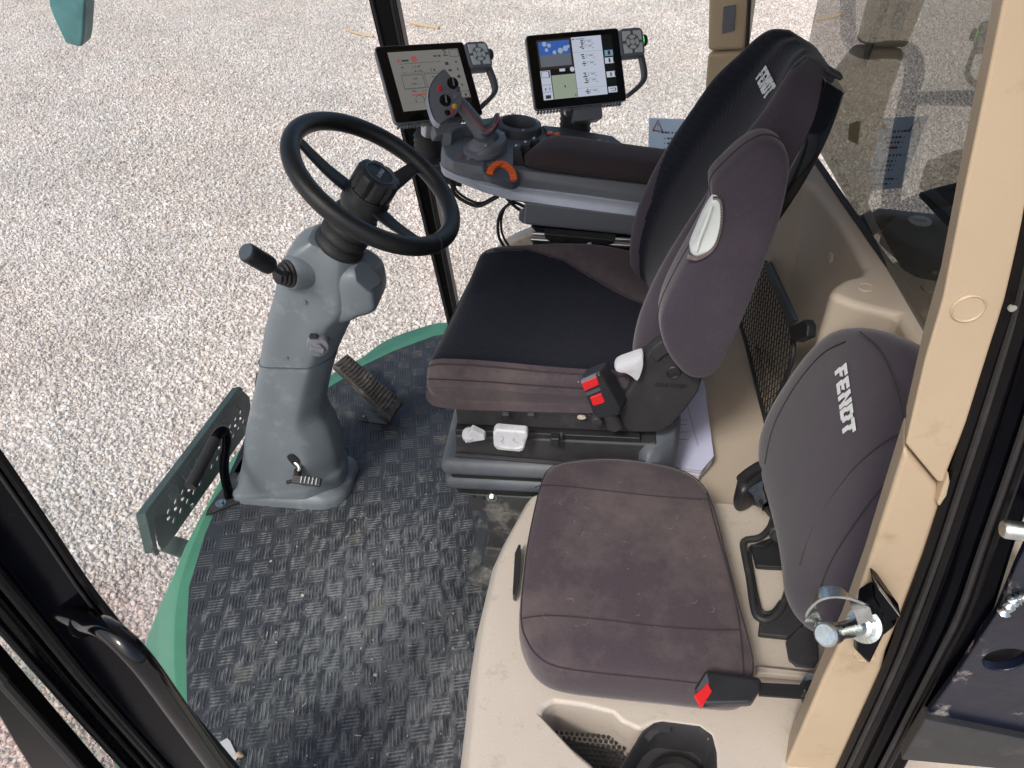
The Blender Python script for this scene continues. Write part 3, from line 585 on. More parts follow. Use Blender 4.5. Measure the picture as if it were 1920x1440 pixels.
# ---- blue steel bracket, bar and rusty edge outside the pillar
t = thing('door_bracket', 'chipped dark blue steel bracket with round holes outside the door pillar', 'bracket', (.5, .46, .4))
bp_ = build('plate', prism([(0.3861,0.45,0.9709),(0.3905,0.45,0.9255),(0.401,0.45,0.8495),(0.4023,0.45,0.7272),(0.4001,0.45,0.6356),(0.4096,0.45,0.5318),(0.5645,0.45,0.5494),(0.4751,0.45,0.8118)], (.004, .012, 0)), 'blue', t, 30, bevel=.002)
hc = (0.4388,0.45,0.7678); cut(bp_, [lathe(hc, (0, -1, 0), [(.021, -.05), (.021, .05)], 30)])
build('backing', prism([(0.4287,0.49,0.7384),(0.4838,0.49,0.7671),(0.5553,0.49,0.6142),(0.4814,0.49,0.6014)], (0, .01, 0)), 'blackpl', t, 0)
build('lower_flange', prism([(0.3931,0.44,0.6488),(0.5338,0.44,0.6161),(0.5628,0.44,0.5432),(0.3967,0.44,0.5451)], (.004, .02, -.004)), 'blackdusty', t, 30, bevel=.002)
build('weld_bead', tube([(0.4026,0.446,0.8559),(0.4048,0.446,0.8759),(0.4104,0.446,0.8835),(0.4196,0.446,0.8863)], lambda s: .005+.002*math.sin(s*40), 8, 6), 'zinc', t)
t = thing('hinge_bar', 'short bare steel bar at the right edge by the door frame', 'bar', (0.3722,0.45,0.9733))
build('rod', lathe((0.3641,0.452,0.9722), (1, -.1, 0), [(.007, -.002), (.0085, 0), (.0085, .05), (.0085, .09)], 20), 'zinc', t)

# ---- near left door post and grab handle, edge of the opened door
pr = [(-0.5071,0.4,1.1417),(-0.5059,0.4,1.0654),(-0.5067,0.4,0.9704),(-0.508,0.4,0.8561),(-0.4956,0.4,0.6764),(-0.4731,0.4,0.4304),(-0.4507,0.4,0.1589)]
pl_ = [(-0.6349,0.38,0.8956),(-0.6351,0.38,0.7955),(-0.6349,0.38,0.6917),(-0.634,0.38,0.5708),(-0.6322,0.38,0.4442),(-0.6313,0.38,0.2266),(-0.6318,0.38,0.0269)]
pr = [ext(pr[0], pr[1], 1.745)]+pr+[ext(pr[-1], pr[-2], -.02)]; pl_ = [ext(pl_[0], pl_[1], 1.745)]+pl_+[ext(pl_[-1], pl_[-2], -.02)]
t = thing('door_post', 'glossy black door post slanting across the lower left corner', 'pillar', (-.55, .4, 0))
build('post', loft([[A(a), A(b), A(b)+V(-.004, .012, 0), A(a)+V(-.012, .010, 0)] for a, b in zip(pr, pl_)]), 'blackgloss', t, 30, bevel=.004)
for f_, r_, m_ in ((.02, .004, 'blacksatin'), (.10, .002, 'blackrub'), (.60, .0045, 'blacksatin'), (.67, .003, 'blackrub'), (.78, .0035, 'blacksatin'), (.97, .004, 'blackrub')):
    build('seal', tube([A(a)*(1-f_)+A(b)*f_+V(0, -.002, 0) for a, b in zip(pr, pl_)], r_, 8, 3), m_, t)
t = thing('grab_handle', 'curved glossy black tube grab handle on the left door post', 'handle', (-0.52,0.38,0.8282))
build('tube', tube([(-0.5586,0.395,0.817), (-0.5114,0.375,0.8343), (-0.4662,0.355,0.8588), (-0.4328,0.338,0.8392), (-0.423,0.332,0.7548), (-0.4216,0.332,0.629), (-0.4219,0.332,0.4664), (-0.4536,0.345,0.3144), (-0.5282,0.385,0.096)], .0112, 18, 8), 'blacktube', t)
build('flange', lathe((-0.5227,0.38,0.8249), A((-0.4662,0.355,0.8588))-A((-0.5586,0.395,0.817)), [(.0145, -.003), (.0155, 0), (.0145, .003), (.0115, .004)], 24), 'blackgloss', t)
d0 = [(-0.601,0.33,0.8596),(-0.6043,0.33,0.7886),(-0.6083,0.33,0.681),(-0.6125,0.33,0.5694),(-0.619,0.33,0.414)]; d1 = [(-0.6264,0.32,0.8016),(-0.638,0.32,0.7121),(-0.6542,0.32,0.6455),(-0.668,0.32,0.5815),(-0.7051,0.32,0.4198)]
d0 = [ext(d0[0], d0[1], 1.6)]+d0+[ext(d0[-1], d0[-2], .0)]; d1 = [ext(d1[0], d1[1], 1.6)]+d1+[ext(d1[-1], d1[-2], .0)]
t = thing('open_door', 'rubber edged frame of the opened door in the bottom left corner', 'door', (-.7, .3, 0))
build('frame', loft([[A(a), A(b), A(b)+V(-.01, .03, 0), A(a)+V(-.01, .03, 0)] for a, b in zip(d0, d1)]), 'blacksatin', t, 30, bevel=.004)
build('edge_seal', tube(d0, .006, 8, 3), 'blackrub', t)
build('glass', loft([[A(b)+V(0, .012, 0), A(b)+V(-.25, .0, 0)] for b in d1], False, False, False), 'glass', t, 0)

# ================================================================ STEERING COLUMN
t = thing('steering_column', 'blue grey steering column with black wheel standing on the rubber mat', 'steering column', (-.81, 1.3, 0))
def colring(l, r, hw, e=2.6, n=28):
    l, r = A(l), A(r); c = (l+r)/2; h = (r-l)/2; o = []
    for i in range(n):
        a = 2*math.pi*i/n; x, y = math.cos(a), math.sin(a)
        x = math.copysign(abs(x)**(2/e), x); y = math.copysign(abs(y)**(2/e), y)
        o.append(c+h*x+V(0, hw*y, 0))
    return o
CP = [(-1, -.35), (-.95, -.78), (-.74, -1), (-.2, -1), (.3, -1), (.56, -.9), (.9, -.42), (1, -.05), (1, .55), (.8, 1), (0, 1), (-.75, 1), (-1, .55)]
def shellring(l, r, hw):
    l, r = A(l), A(r); c = (l+r)/2; h = (r-l)/2
    return catmull([c+h*x+V(0, hw*y, 0) for x, y in CP], 4, True)
LR = [(-0.9791,1.3,-0.0251),(-0.6564,1.3,0.0345),(-0.9577,1.3,0.0161),(-0.6497,1.3,0.077),(-0.9418,1.3,0.0388),(-0.6538,1.3,0.1013),(-0.8964,1.3,0.1452),(-0.6477,1.3,0.1615),(-0.8693,1.3,0.2207),(-0.6501,1.3,0.2339),(-0.8487,1.3,0.2739),(-0.6595,1.3,0.2953),(-0.8127,1.3,0.3538),(-0.6351,1.3,0.3729),(-0.7841,1.3,0.4191),(-0.6164,1.3,0.4186),(-0.7596,1.3,0.4764),(-0.5919,1.3,0.4755)]
HW = [.074, .074, .072, .071, .068, .064, .062, .062, .062]
build('lower_shroud', loft(densify([shellring(LR[2*i], LR[2*i+1], HW[i]) for i in range(9)], 4)), 'column', t, 50)
bl = [A(p)*V(1, 1, 0) for p in (LR[0], LR[1])]
fo = [V(x, y, 0) for x, y in [(bl[0][0]+.022, 1.262), (bl[0][0]+.034, 1.238), (bl[0][0]+.06, 1.228), (bl[1][0]-.07, 1.222), (bl[1][0]-.02, 1.235), (bl[1][0]+.008, 1.27), (bl[1][0]+.01, 1.33), (bl[1][0]-.02, 1.4), (bl[0][0]+.04, 1.41), (bl[0][0]+.018, 1.36)]]
build('base_flange', pad(fo, (0, 0, 1), [(1.03, 0), (1.03, .016), (1.0, .026), (.9, .034), (.8, .04)], 5), 'column', t, 50)
LR = [(-0.7613,1.3,0.4747),(-0.5903,1.3,0.4771),(-0.7432,1.3,0.5188),(-0.5686,1.3,0.5163),(-0.7192,1.3,0.5762),(-0.5306,1.3,0.5796),(-0.6981,1.3,0.6197),(-0.5019,1.3,0.6046),(-0.6758,1.3,0.6644),(-0.4891,1.3,0.6232),(-0.6563,1.3,0.7087),(-0.4839,1.3,0.6534),(-0.6354,1.3,0.7464),(-0.4845,1.3,0.6906),(-0.6109,1.3,0.7718),(-0.486,1.3,0.7216),(-0.5789,1.3,0.7871),(-0.498,1.3,0.7442)]
HW = [.0635, .064, .065, .066, .066, .065, .062, .055, .042]
us = build('upper_shroud', loft(densify([shellring(LR[2*i], LR[2*i+1], HW[i]) for i in range(9)], 4)), 'column', t, 50)
pod = [colring(a, b, h, 4.5, 40) for a, b, h in zip([(-0.541,1.3,0.723),(-0.5116,1.3,0.7262),(-0.4874,1.3,0.7267),(-0.4692,1.3,0.7131),(-0.4569,1.3,0.6965),(-0.4526,1.3,0.673)], [(-0.5571,1.3,0.5815),(-0.5206,1.3,0.5942),(-0.4992,1.3,0.6061),(-0.4763,1.3,0.6138),(-0.4615,1.3,0.624),(-0.4542,1.3,0.6407)], (.056, .061, .061, .059, .054, .042))]
build('display_pod', loft(densify(pod, 4)), 'column', t, 60)
build('display_panel', prism([(-0.492,1.2607,0.7234),(-0.4827,1.2831,0.7279),(-0.4664,1.2848,0.7196),(-0.4439,1.2688,0.7005),(-0.4388,1.2569,0.6926),(-0.4548,1.229,0.6895),(-0.4626,1.2272,0.693),(-0.4824,1.2357,0.7075)], nrm((.45, -.35, .82))*.004), 'columndark', t, 30, bevel=.002)
# clamp boss for the control lever, screws, rake knob
nb = nrm((-.55, -.75, .25)); ec = A((-0.6163,1.235,0.7272))
build('lever_boss', lathe(ec, nb, [(.040, -.06), (.038, -.012), (.035, .0), (.032, .004), (.0001, .005)], 32), 'column', t, 50)
lv = build('control_lever', tube([ec, A((-0.6106,1.19,0.7537)), A((-0.6141,1.165,0.7809))], .0055, 12), 'blackpl', t)
build('boot', lathe(ec, nb, [(.028, .003), (.029, .008), (.024, .011), (.025, .016), (.02, .019), (.021, .024), (.016, .027), (.017, .032), (.008, .037)], 26), 'blackrub', lv, 60)
ga, gb = A((-0.613,1.167,0.7797)), A((-0.6361,1.125,0.8395)); gl_ = np.linalg.norm(gb-ga)
build('grip', lathe(ga, gb-ga, [(.007, 0), (.017, .012), (.0185, .02), (.0185, gl_-.012), (.0185, gl_-.004), (.0165, gl_), (.0001, gl_)], 36, True, lambda a, k: (1-.045*(math.cos(a*9) > .2)) if k in (2, 3) else 1), 'blackpl', lv, 30)
build('grip_cap', lathe(gb, gb-ga, [(.0165, 0), (.0155, .002), (.0001, .002)], 28), 'columndark', lv)
kc = A((-0.5946,1.226,0.5499)); nk = nrm((.25, -.95, .1))
kn = build('rake_knob', lathe(kc, nk, [(.025, -.02), (.025, .004), (.023, .008), (.013, .009), (.012, .018), (.0001, .019)], 30), 'knobgrey', t, 30)
build('knob_grip', box(kc+nk*.016, (.03, .012, .012), np.column_stack([nrm((.9, .2, -.35)), -nk, nrm(np.cross(nrm((.9, .2, -.35)), -nk))])), 'knobgrey', kn, 30, bevel=.003)
build('knob_slot', box(kc+V(-.002, -.004, .028), (.016, .01, .008)), 'blackpl', kn, 0)
for q in ((-0.6015,1.232,0.6596), (-0.6803,1.236,0.5059)): build('screw', lathe(q, (0, -1, 0), [(.0042, -.006), (.0042, .0022), (.003, .0028), (.0024, .0015), (.0001, .0015)], 14), 'column', t)
build('seam', tube([A(p) for p in catmull([a+(a-A((-.72, 1.3, a[2])))*.006 for a in shellring((-0.7626,1.3,0.4747), (-0.5906,1.3,0.4755), .0645)[0:30]], 2)], .0012, 6, 0), 'columndark', t)
# bellows under the wheel
WC, WA = V(-.428, 1.3, .896), nrm((.72, -.024, 1))
prof = [(.056, -.215)]
for i in range(5):
    h = -.205+i*.026; r_ = .055-.0025*i; prof += [(r_-.008, h), (r_, h+.006), (r_+.001, h+.013), (r_-.003, h+.020)]
prof += [(.034, -.072)]
build('bellows', lathe(WC, WA, prof, 40), 'blackrub', t, 70)
# ---- wheel
u, v, _ = basis(WA); rim_pts = []
nR, nr = 96, 20; Rm, rm = .1685, .0178; rings = []
for i in range(nR):
    a = 2*math.pi*i/nR; d = u*math.cos(a)+v*math.sin(a)
    rings.append([WC+d*(Rm+rm*math.cos(b))+WA*rm*1.02*math.sin(b) for b in [2*math.pi*j/nr for j in range(nr)]])
vf = loft(rings+[rings[0]], True, False, False)
wh = build('steering_wheel', vf, 'leather', t, 80)
sdir = A((-0.3172,1.2282,0.8145))-WC; sdir = nrm(sdir-WA*(sdir@WA)); sc_ = WC+sdir*Rm
build('rim_seam', tube([sc_+sdir*(rm+.0004)*math.cos(b)+WA*(rm*1.02+.0004)*math.sin(b) for b in [2*math.pi*j/24 for j in range(25)]], .0007, 5, 0), 'blackpl', wh)
def spoke(target, w0, w1, sag):
    d = A(target)-WC; d = d-WA*(d@WA); L_ = np.linalg.norm(d); d = d/L_; s = np.cross(WA, d)
    pts = []
    for i, f_ in enumerate((.16, .35, .55, .75, .95, 1.02)):
        c = WC+d*Rm*f_+WA*(-.045*(1-f_)**1.2-sag*math.sin(f_*3.1)); wd = w0+(w1-w0)*f_
        pts.append([c+s*wd*a+WA*.005*b for a, b in ((-1, -1), (1, -1), (1, .6), (.8, 1), (-.8, 1), (-1, .6))])
    return build('spoke', loft(pts), 'blackpl', wh, 50, sub=1)
for px_ in ((-0.5452,1.2872,0.9801), (-0.3873,1.4294,0.8698), (-0.3282,1.2102,0.822)):
    spoke(px_, .026, .013, .012)
hub = build('hub', lathe(WC, WA, [(.034, -.085), (.038, -.078), (.046, -.06), (.048, -.035), (.044, -.03), (.043, -.022)], 36), 'blackpl', t, 50)
build('hub_knob', lathe(WC, WA, [(.043, -.02), (.045, -.014), (.0445, .012), (.041, .020), (.030, .022)], 72, True, lambda a, k: 1-.17*max(0, math.cos(a*8))**3 if k in (1, 2) else (1-.12*max(0, math.cos(a*8))**3 if k == 3 else 1)), 'blackpl', hub, 40)
build('hub_cap', lathe(WC, WA, [(.030, .019), (.0305, .0235), (.027, .0245), (.026, .022), (.0001, .022)], 36), 'columndark', hub, 40)
text('cap_lettering', 'FENDT', WC+WA*.0224, u if u[1] < 0 else -u, np.cross(WA, u if u[1] < 0 else -u), .011, 'silver', hub)

# ---- small foot pedal at the column base
t2 = thing('tilt_pedal', 'small worn metal foot pedal at the base of the steering column', 'pedal', (-0.7658,1.2868,0.03))
build('stem', tube([(-0.7503,1.24,0.1764), (-0.7393,1.232,0.1699), (-0.7256,1.222,0.1599), (-0.7343,1.212,0.1444)], .0065, 10), 'zinc', t2)
build('sleeve', lathe((-0.7313,1.215,0.1493), (-.2, -.2, -1), [(.009, -.008), (.0095, .01), (.006, .014)], 16), 'blackrub', t2)
qa, qb = A((-0.7423,1.2,0.1409)), A((-0.6658,1.195,0.1383))
build('pad', box((qa+qb)/2, (np.linalg.norm(qb-qa), .022, .010), np.column_stack([nrm(qb-qa), V(0, .9, .43), np.cross(nrm(qb-qa), V(0, .9, .43))])), 'blackdusty', t2, 30, bevel=.003)
for i in range(5):
    q = qa+(qb-qa)*(.35+.13*i); build('rib', box(q+V(0, -.003, .006), (.003, .017, .004), np.column_stack([nrm(qb-qa), V(0, .9, .43), np.cross(nrm(qb-qa), V(0, .9, .43))])), 'zinc', t2, 0)
build('pivot_pin', lathe(qa+V(-.002, -.002, -.006), (-1, -.5, 0), [(.005, -.01), (.005, .012), (.003, .014)], 12), 'blackpl', t2)
build('slot', pad([(-0.7532,1.2275,0.1929),(-0.7371,1.2275,0.2016),(-0.7248,1.2275,0.1833),(-0.7275,1.2275,0.1599),(-0.737,1.2275,0.1553),(-0.7475,1.2275,0.1701)], (0, -1, .2), [(1, -.003), (1, .001), (.8, .0012)], 3), 'blackpl', t2)

# ---- drive pedal to the right of the column
t2 = thing('drive_pedal', 'black ribbed rubber drive pedal worn pale along its edge on the mat', 'pedal', (-0.6733,1.5985,0.0))
pa, pb, pc, pd = [A(p) for p in ((-0.7782,1.6691,0.135), (-0.7502,1.7287,0.135), (-0.5577,1.6072,0.055), (-0.5782,1.5312,0.05))]
nn_ = nrm(np.cross(pc-pa, pb-pa)); nn_ = nn_ if nn_[2] > 0 else -nn_
build('pad', loft([[p-nn_*.022 for p in (pa, pb, pc, pd)], [p for p in (pa, pb, pc, pd)]]), 'pedal', t2, 30, bevel=.005, seg=3)
for i in range(17):
    f_ = .05+.052*i; a_, b_ = pa+(pd-pa)*f_, pb+(pc-pb)*f_; m_ = (a_+b_)/2+(pd-pa)*(.012 if i < 11 else 0)
    build('rib', tube([a_+(b_-a_)*.1+nn_*.001, m_+nn_*.001, a_+(b_-a_)*.9+nn_*.001], .0028, 6, 3), 'pedal', t2)
build('foot_plate', lathe((-0.6712,1.6034,0.0), (0, 0, 1), [(.04, 0), (.04, .006), (.036, .008), (.0001, .008)], 30), 'blackdusty', t2)
build('bracket', loft([[A(p) for p in [(-0.702,1.6218,0.006),(-0.6508,1.6127,0.006),(-0.6275,1.5662,0.006),(-0.662,1.5593,0.006)]], [pd-nn_*.02+V(-.03, .01, 0), pc-nn_*.02-V(.05, -.01, 0), (pc+pd)/2-nn_*.02, pd-nn_*.02+V(-.01, -.004, -.005)]]), 'blackdusty', t2, 30, bevel=.004)
for q in ((-0.6803,1.5797,0.008), (-0.6453,1.5724,0.008)): build('screw', lathe(q, (0, 0, 1), [(.0055, 0), (.005, .003), (.0025, .0032), (.0024, .001)], 12), 'zinc', t2)

# ---- foot rest bar with bolted plate
t2 = thing('foot_rest', 'black tube foot rest with rubber grip bolted left of the steering column', 'foot rest', (-0.9745,1.2467,0.0))
build('bent_tube', tube([(-0.9682,1.2428,0.005), (-0.9551,1.25,0.1078), (-0.9184,1.25,0.2089), (-0.9062,1.245,0.2557), (-0.9095,1.225,0.2674), (-0.9205,1.2,0.2507)], .0125, 16, 8), 'blackgloss', t2)
build('rubber_grip', tube([(-0.9151,1.21,0.2596), (-0.9248,1.075,0.2355)], .0145, 20, 0), 'blackrub', t2)
build('mounting_plate', prism([(-0.9908,1.332,0.001),(-0.9668,1.3194,0.001),(-0.9085,1.2582,0.001),(-0.9085,1.2429,0.001),(-0.993,1.1844,0.001),(-1.0074,1.1761,0.001),(-1.0089,1.1999,0.001)], (0, 0, .008)), 'blackdusty', t2, 30, bevel=.002)
for q in ((-0.9799,1.2157,0.009), (-0.9443,1.2467,0.009)): bolt(q, (0, 0, 1), .0085, t2)
build('corner_gusset', prism([(-1.0102,1.1855,-0.004),(-0.9756,1.3377,-0.004),(-0.9998,1.4384,-0.004),(-1.0253,1.5281,-0.004),(-1.0154,1.4485,-0.004),(-1.0032,1.3013,-0.004)], (0, 0, .004)), 'blackpl', t2, 0)

# ---- perforated green bracket outside the windscreen
t2 = thing('perforated_bracket', 'dark green perforated steel plate fixed outside the windscreen', 'bracket', (-1.1, 1.4, -.05))
fpn = ((-1.10, 1.4, 0), (1, .05, .25)); fn = nrm((1, .05, .25))
fo_ = [(-1.1055,1.1249,0.0769),(-1.1129,1.6936,-0.0072),(-1.1046,1.7026,-0.042),(-1.0882,1.6411,-0.0953),(-1.0859,1.5904,-0.0944),(-1.0804,1.1387,-0.0262),(-1.0801,1.1104,-0.0216),(-1.0808,1.0713,-0.0111),(-1.0852,1.075,0.0057)]
pf = build('plate', prism(fo_, -fn*.006), 'darkgreen', t2, 30)
slots = []
for i in range(14):
    for j, (off, ln) in enumerate(((.2, .45), (.42, .3), (.56, .3), (.72, .35))):
        f_ = .06+i*.07+(.02 if j % 2 else 0)
        if (i*7+j*3) % 11 == 0 or f_ > .95: continue
        a0_, a1_, b0_, b1_ = A(fo_[0]), A(fo_[1]), A(fo_[6]), A(fo_[3])
        c = (a0_+(a1_-a0_)*f_)*(1-off)+(b0_+(b1_-b0_)*f_)*off; e1 = nrm(a1_-a0_); e2 = nrm(np.cross(fn, e1)); tl = .35 if j % 2 else -.2
        d1 = nrm(e1*math.cos(tl)+e2*math.sin(tl)*1) if j else nrm(e2); d2 = np.cross(fn, d1)
        slots.append(loft([[c+d1*x+d2*y+fn*z for x, y in rrect(.020 if j else .024, .009 if j else .006, .003, 2)] for z in (-.02, .02)]))
cut(pf, [join(*slots)])
build('top_flange', prism([(-1.1033,1.0992,0.0973),(-1.1037,1.1228,0.0942),(-1.1131,1.6864,0.0192),(-1.1084,1.6953,-0.0016),(-1.0999,1.1215,0.0794),(-1.0798,1.0572,0.0119),(-1.0758,1.0601,-0.0047),(-1.0797,1.0419,0.0146)], -fn*.03), 'darkgreen', t2, 30, bevel=.003)
build('lower_arm', prism([(-1.1231,1.134,-0.0422),(-1.0917,1.1413,-0.0463),(-1.0299,1.1342,-0.0608),(-1.0241,1.1039,-0.071),(-1.0332,1.0853,-0.0747),(-1.1185,1.0977,-0.054)], (0, 0, -.005)), 'darkgreen', t2, 30, bevel=.001)
build('upper_arm', prism([(-1.0664,1.5553,-0.0321),(-1.0458,1.5688,-0.0322),(-1.0249,1.5422,-0.0444),(-1.0445,1.5201,-0.0471)], (0, 0, -.005)), 'darkgreen', t2, 30, bevel=.001)
build('hinge_pin', lathe((-1.0802,1.0462,0.0154), (0, 0, 1), [(.006, -.012), (.006, .01)], 10), 'blackpl', t2)

# ---- two cables seen through the windscreen edge by the console
t2 = build('hose', tube([(-1.0,1.5082,0.0163),(-1.0,1.5775,0.0832),(-1.0,1.6259,0.1266)], .006, 8), 'blackrub', None, label='short black hose behind the steering column', cat='hose')

# ================================================================ DRIVER SEAT
t = thing('driver_seat', 'large driver seat with navy mesh centre and brown violet side bolsters', 'seat', (-.08, 1.3, 0))
YN, YF = 1.062, 1.525
def fx(x, y): return x+(.026+.05*(y-YN)/(YF-YN))*min(1, max(0, -x/.35))      # the front edge runs slightly askew
def cush(x, zt, zb, ins, rise):
    n_, f_ = YN+ins, YF-ins; o = [(n_+.02, zb), (n_+.004, zb+.012), (n_-.004, zb+(zt-zb)*.45), (n_-.003, zt-.042), (n_+.006, zt-.017), (n_+.027, zt-.003)]
    for k in range(1, 10):
        s = k/10; o.append((n_+.022+(f_-n_-.044)*s, zt-.010*math.sin(math.pi*s)+rise*max(0, (s-.72)/.28)**1.5))
    o += [(f_-.022, zt+rise), (f_-.006, zt+rise-.010), (f_, zt+rise-.03), (f_+.003, zb+(zt-zb)*.5), (f_-.004, zb+.01), (f_-.02, zb)]
    return [V(fx(x, y), y, z) for y, z in o]
SX = [(-.352, .590, .562, .045, 0), (-.349, .606, .555, .02, 0), (-.340, .624, .548, .008, 0), (-.32, .635, .543, .002, 0), (-.28, .638, .541, 0, .004), (-.2, .635, .541, 0, .012), (-.1, .628, .542, 0, .024), (0, .624, .544, 0, .026), (.08, .622, .545, .004, .015), (.14, .62, .546, .01, .0), (.16, .60, .55, .02, .0)]
rings = densify([cush(*s) for s in SX], 12); rings = [catmull(r, 7, True) for r in rings]; n_ = len(rings[0]); vf = loft(rings); fm = []
FB = [(-.36, 1.485), (-.265, 1.488), (-.161, 1.49), (-.068, 1.458), (.005, 1.405), (.084, 1.34), (.2, 1.28)]      # seam between mesh centre and far bolster
def fby(x): return float(np.interp(x, [q[0] for q in FB], [q[1] for q in FB]))
for i in range(len(rings)-1):
    for j in range(n_):
        c = (rings[i][j]+rings[i+1][j]+rings[i][(j+1) % n_]+rings[i+1][(j+1) % n_])/4
        top = 5*7 <= j < 15*7
        fm.append(1 if (top and c[1] < fby(c[0]) and i > 13) else 0)
fm += [0, 0]
cu = build('seat_cushion', vf, None, t, 80, mats=['fabric', 'meshfab'], fm=fm)
def topz(x, y):
    best = min((abs(r[0][0]-x), k) for k, r in enumerate(rings))[1]; r = rings[best][35:106]
    return float(np.interp(y, [q[1] for q in r], [q[2] for q in r]))
build('far_seam', tube([V(x, fby(x), topz(x, fby(x))+.0008) for x in np.linspace(-.235, .13, 60)], .0026, 6, 0), 'fabricdark', cu)
build('near_seam', tube([V(fx(s[0], YN), YN+s[3]-.0015, s[1]-(s[1]-s[2])*.33) for s in SX[2:10]], .0012, 6, 4), 'seam', cu)
build('near_piping', tube([V(fx(s[0], YN), YN+s[3]+.014, s[1]-.006) for s in SX[2:10]], .0016, 6, 4), 'fabricdark', cu)
build('front_piping', tube([V(fx(-.347, y), y, .602+.004*math.sin((y-1.1)*8)) for y in np.linspace(1.1, 1.48, 9)], .0016, 6, 3), 'fabricdark', cu)
st = [box((x, YN+.002, .543+(x+.1)*.02), (.004, .003, .0045)) for x in np.arange(-.14, .02, .0065)]
build('stitching', join(*st), 'stitch', cu, 0, kind='stuff')

# ---- backrest
SP = [(.125, .61, .19), (.118, .66, .215), (.125, .73, .225), (.150, .815, .225), (.183, .89, .220), (.216, .955, .210), (.247, 1.015, .194), (.273, 1.067, .172), (.290, 1.102, .148), (.303, 1.123, .12), (.320, 1.132, .085)]
YC = 1.296
def backring(i, forward, kind=0):
    x, z, hw = SP[i]; a, b = SP[max(i-1, 0)], SP[min(i+1, len(SP)-1)]
    tz = nrm((b[0]-a[0], 0, b[1]-a[1])) if i < 9 else nrm((.5, 0, .9))
    nf = V(-tz[2], 0, tz[0]); yc = YC+(.0 if i < 6 else .004*(i-6))
    bol = .042 if i < 7 else .03-.007*(i-7)
    o = []
    for s, h in ((-1, -.045), (-1.0, -.01), (-.98, bol*.6), (-.90, bol*.95), (-.80, bol), (-.68, bol*.72), (-.55, bol*.3), (-.35, .004), (-.12, 0), (.12, 0), (.35, .004), (.55, bol*.3), (.68, bol*.72), (.80, bol), (.90, bol*.95), (.98, bol*.6), (1.0, -.01), (1, -.045), (.6, -.05), (0, -.05), (-.6, -.05)):
        o.append(np.concatenate([V(x, yc+s*hw, z)+nf*(h+forward), [s, h]]))
    return o, tz, nf
raw = [backring(i, 0)[0] for i in range(len(SP))]; rings = [catmull(r, 7, True) for r in densify(raw, 14)]; n_ = len(rings[0]); vf = loft([[q[:3] for q in r] for r in rings]); fm = []; NR = len(rings)
for i in range(NR-1):
    bnd = float(np.interp(i/14, [0, 6, 7.5, 8.5, 9.2, 10], [.61, .62, .66, .76, .92, 1.0]))
    for j in range(n_):
        s_ = sum(q[3] for q in (rings[i][j], rings[i+1][j], rings[i][(j+1) % n_], rings[i+1][(j+1) % n_]))/4
        fm.append(1 if (-bnd < s_ < max(bnd, float(np.interp(i/14, [0, 2.5, 4, 5.5], [.62, .66, .84, 1.2]))) and 21 <= j < 119) else 0)
fm += [0, 1]
bk = build('backrest', vf, None, t, 80, mats=['fabric2', 'meshfab'], fm=fm)
rings = [[q[:3] for q in r] for r in raw]
for jj in (5,): build('seam', tube([r[jj]+backring(i, 0)[2]*.001 for i, r in enumerate(rings[1:8], 1)], .0013, 6, 4), 'seam', bk)
# black shell behind the upholstery
sh = []
for i in range(2, len(SP)-1):
    x, z, hw = SP[i]; _, tz, nf = backring(i, 0); hw2 = hw+.006; yc = YC+(.0 if i < 6 else .004*(i-6)); up2 = V(0, 0, .012) if i > 8 else V(0, 0, 0)
    sh.append([V(x, yc+s*hw2, z)+nf*h+up2 for s, h in ((-1, -.035), (-1.01, -.055), (-.98, -.070), (-.85, -.078), (0, -.082), (.85, -.078), (.98, -.070), (1.01, -.055), (1, -.035), (0, -.04))])
build('back_shell', loft(densify(sh, 3)), 'blacktube', bk, 30, bevel=.003)
q = backring(9, 0); build('shell_latch', box(A((0.3403,1.2,1.125))+V(.006, 0, 0), (.03, .022, .008), np.column_stack([nrm((1, 0, -.5)), V(0, 1, 0), nrm((.5, 0, 1))])), 'blackpl', bk, 30, bevel=.003)
wx = 7; r7, tz7, nf7 = backring(7, 0)
lo = A(SP[6][:1]+(0, SP[6][1])); o_ = V(SP[6][0], YC+.055, SP[6][1])+backring(6, 0)[2]*.0035-tz7*.004
wordmark(o_+tz7*.056+V(0, .014, 0), (0, -1, 0), tz7, .027, bk)
build('tag', box((0.2258,1.1,1.0639), (.02, .004, .012)), 'columndark', bk, 0)

# ---- folded up near armrest with pale adjuster
AR = [(0.2263,1.035,1.0889),(0.2488,1.035,1.0837),(0.2639,1.035,1.0652),(0.2694,1.035,1.0335),(0.2685,1.035,0.9706),(0.2589,1.035,0.8929),(0.2449,1.035,0.8023),(0.2286,1.035,0.7191),(0.2118,1.035,0.67),(0.1855,1.035,0.659),(0.1581,1.035,0.6724),(0.1281,1.035,0.715),(0.1112,1.035,0.7631),(0.1109,1.035,0.8065),(0.1289,1.035,0.8684),(0.1493,1.035,0.9236),(0.1677,1.035,0.9805),(0.1649,1.035,1.0078),(0.1641,1.035,1.0262),(0.181,1.035,1.0506),(0.2038,1.035,1.0759)]
ar = build('folded_armrest', pad(AR, (0, -1, 0), [(.90, -.06), (.98, -.052), (1.0, -.03), (1.0, .0), (.985, .012), (.95, .020), (.85, .026), (.5, .029), (.15, .030)], 4), 'fabric2', t, 80, sub=1)
build('edge_seam', tube(ringpath(AR, (0, -1, 0), 1.002, -.012, 4), .0013, 6, 0), 'seam', ar)
ins = [(0.1645,1.006,1.0126),(0.1738,1.006,1.0102),(0.1785,1.006,0.9927),(0.1805,1.006,0.967),(0.1772,1.006,0.9403),(0.1674,1.006,0.9247),(0.1525,1.006,0.917),(0.1439,1.006,0.9223),(0.1409,1.006,0.9351),(0.1472,1.006,0.962),(0.1535,1.006,0.9864)]
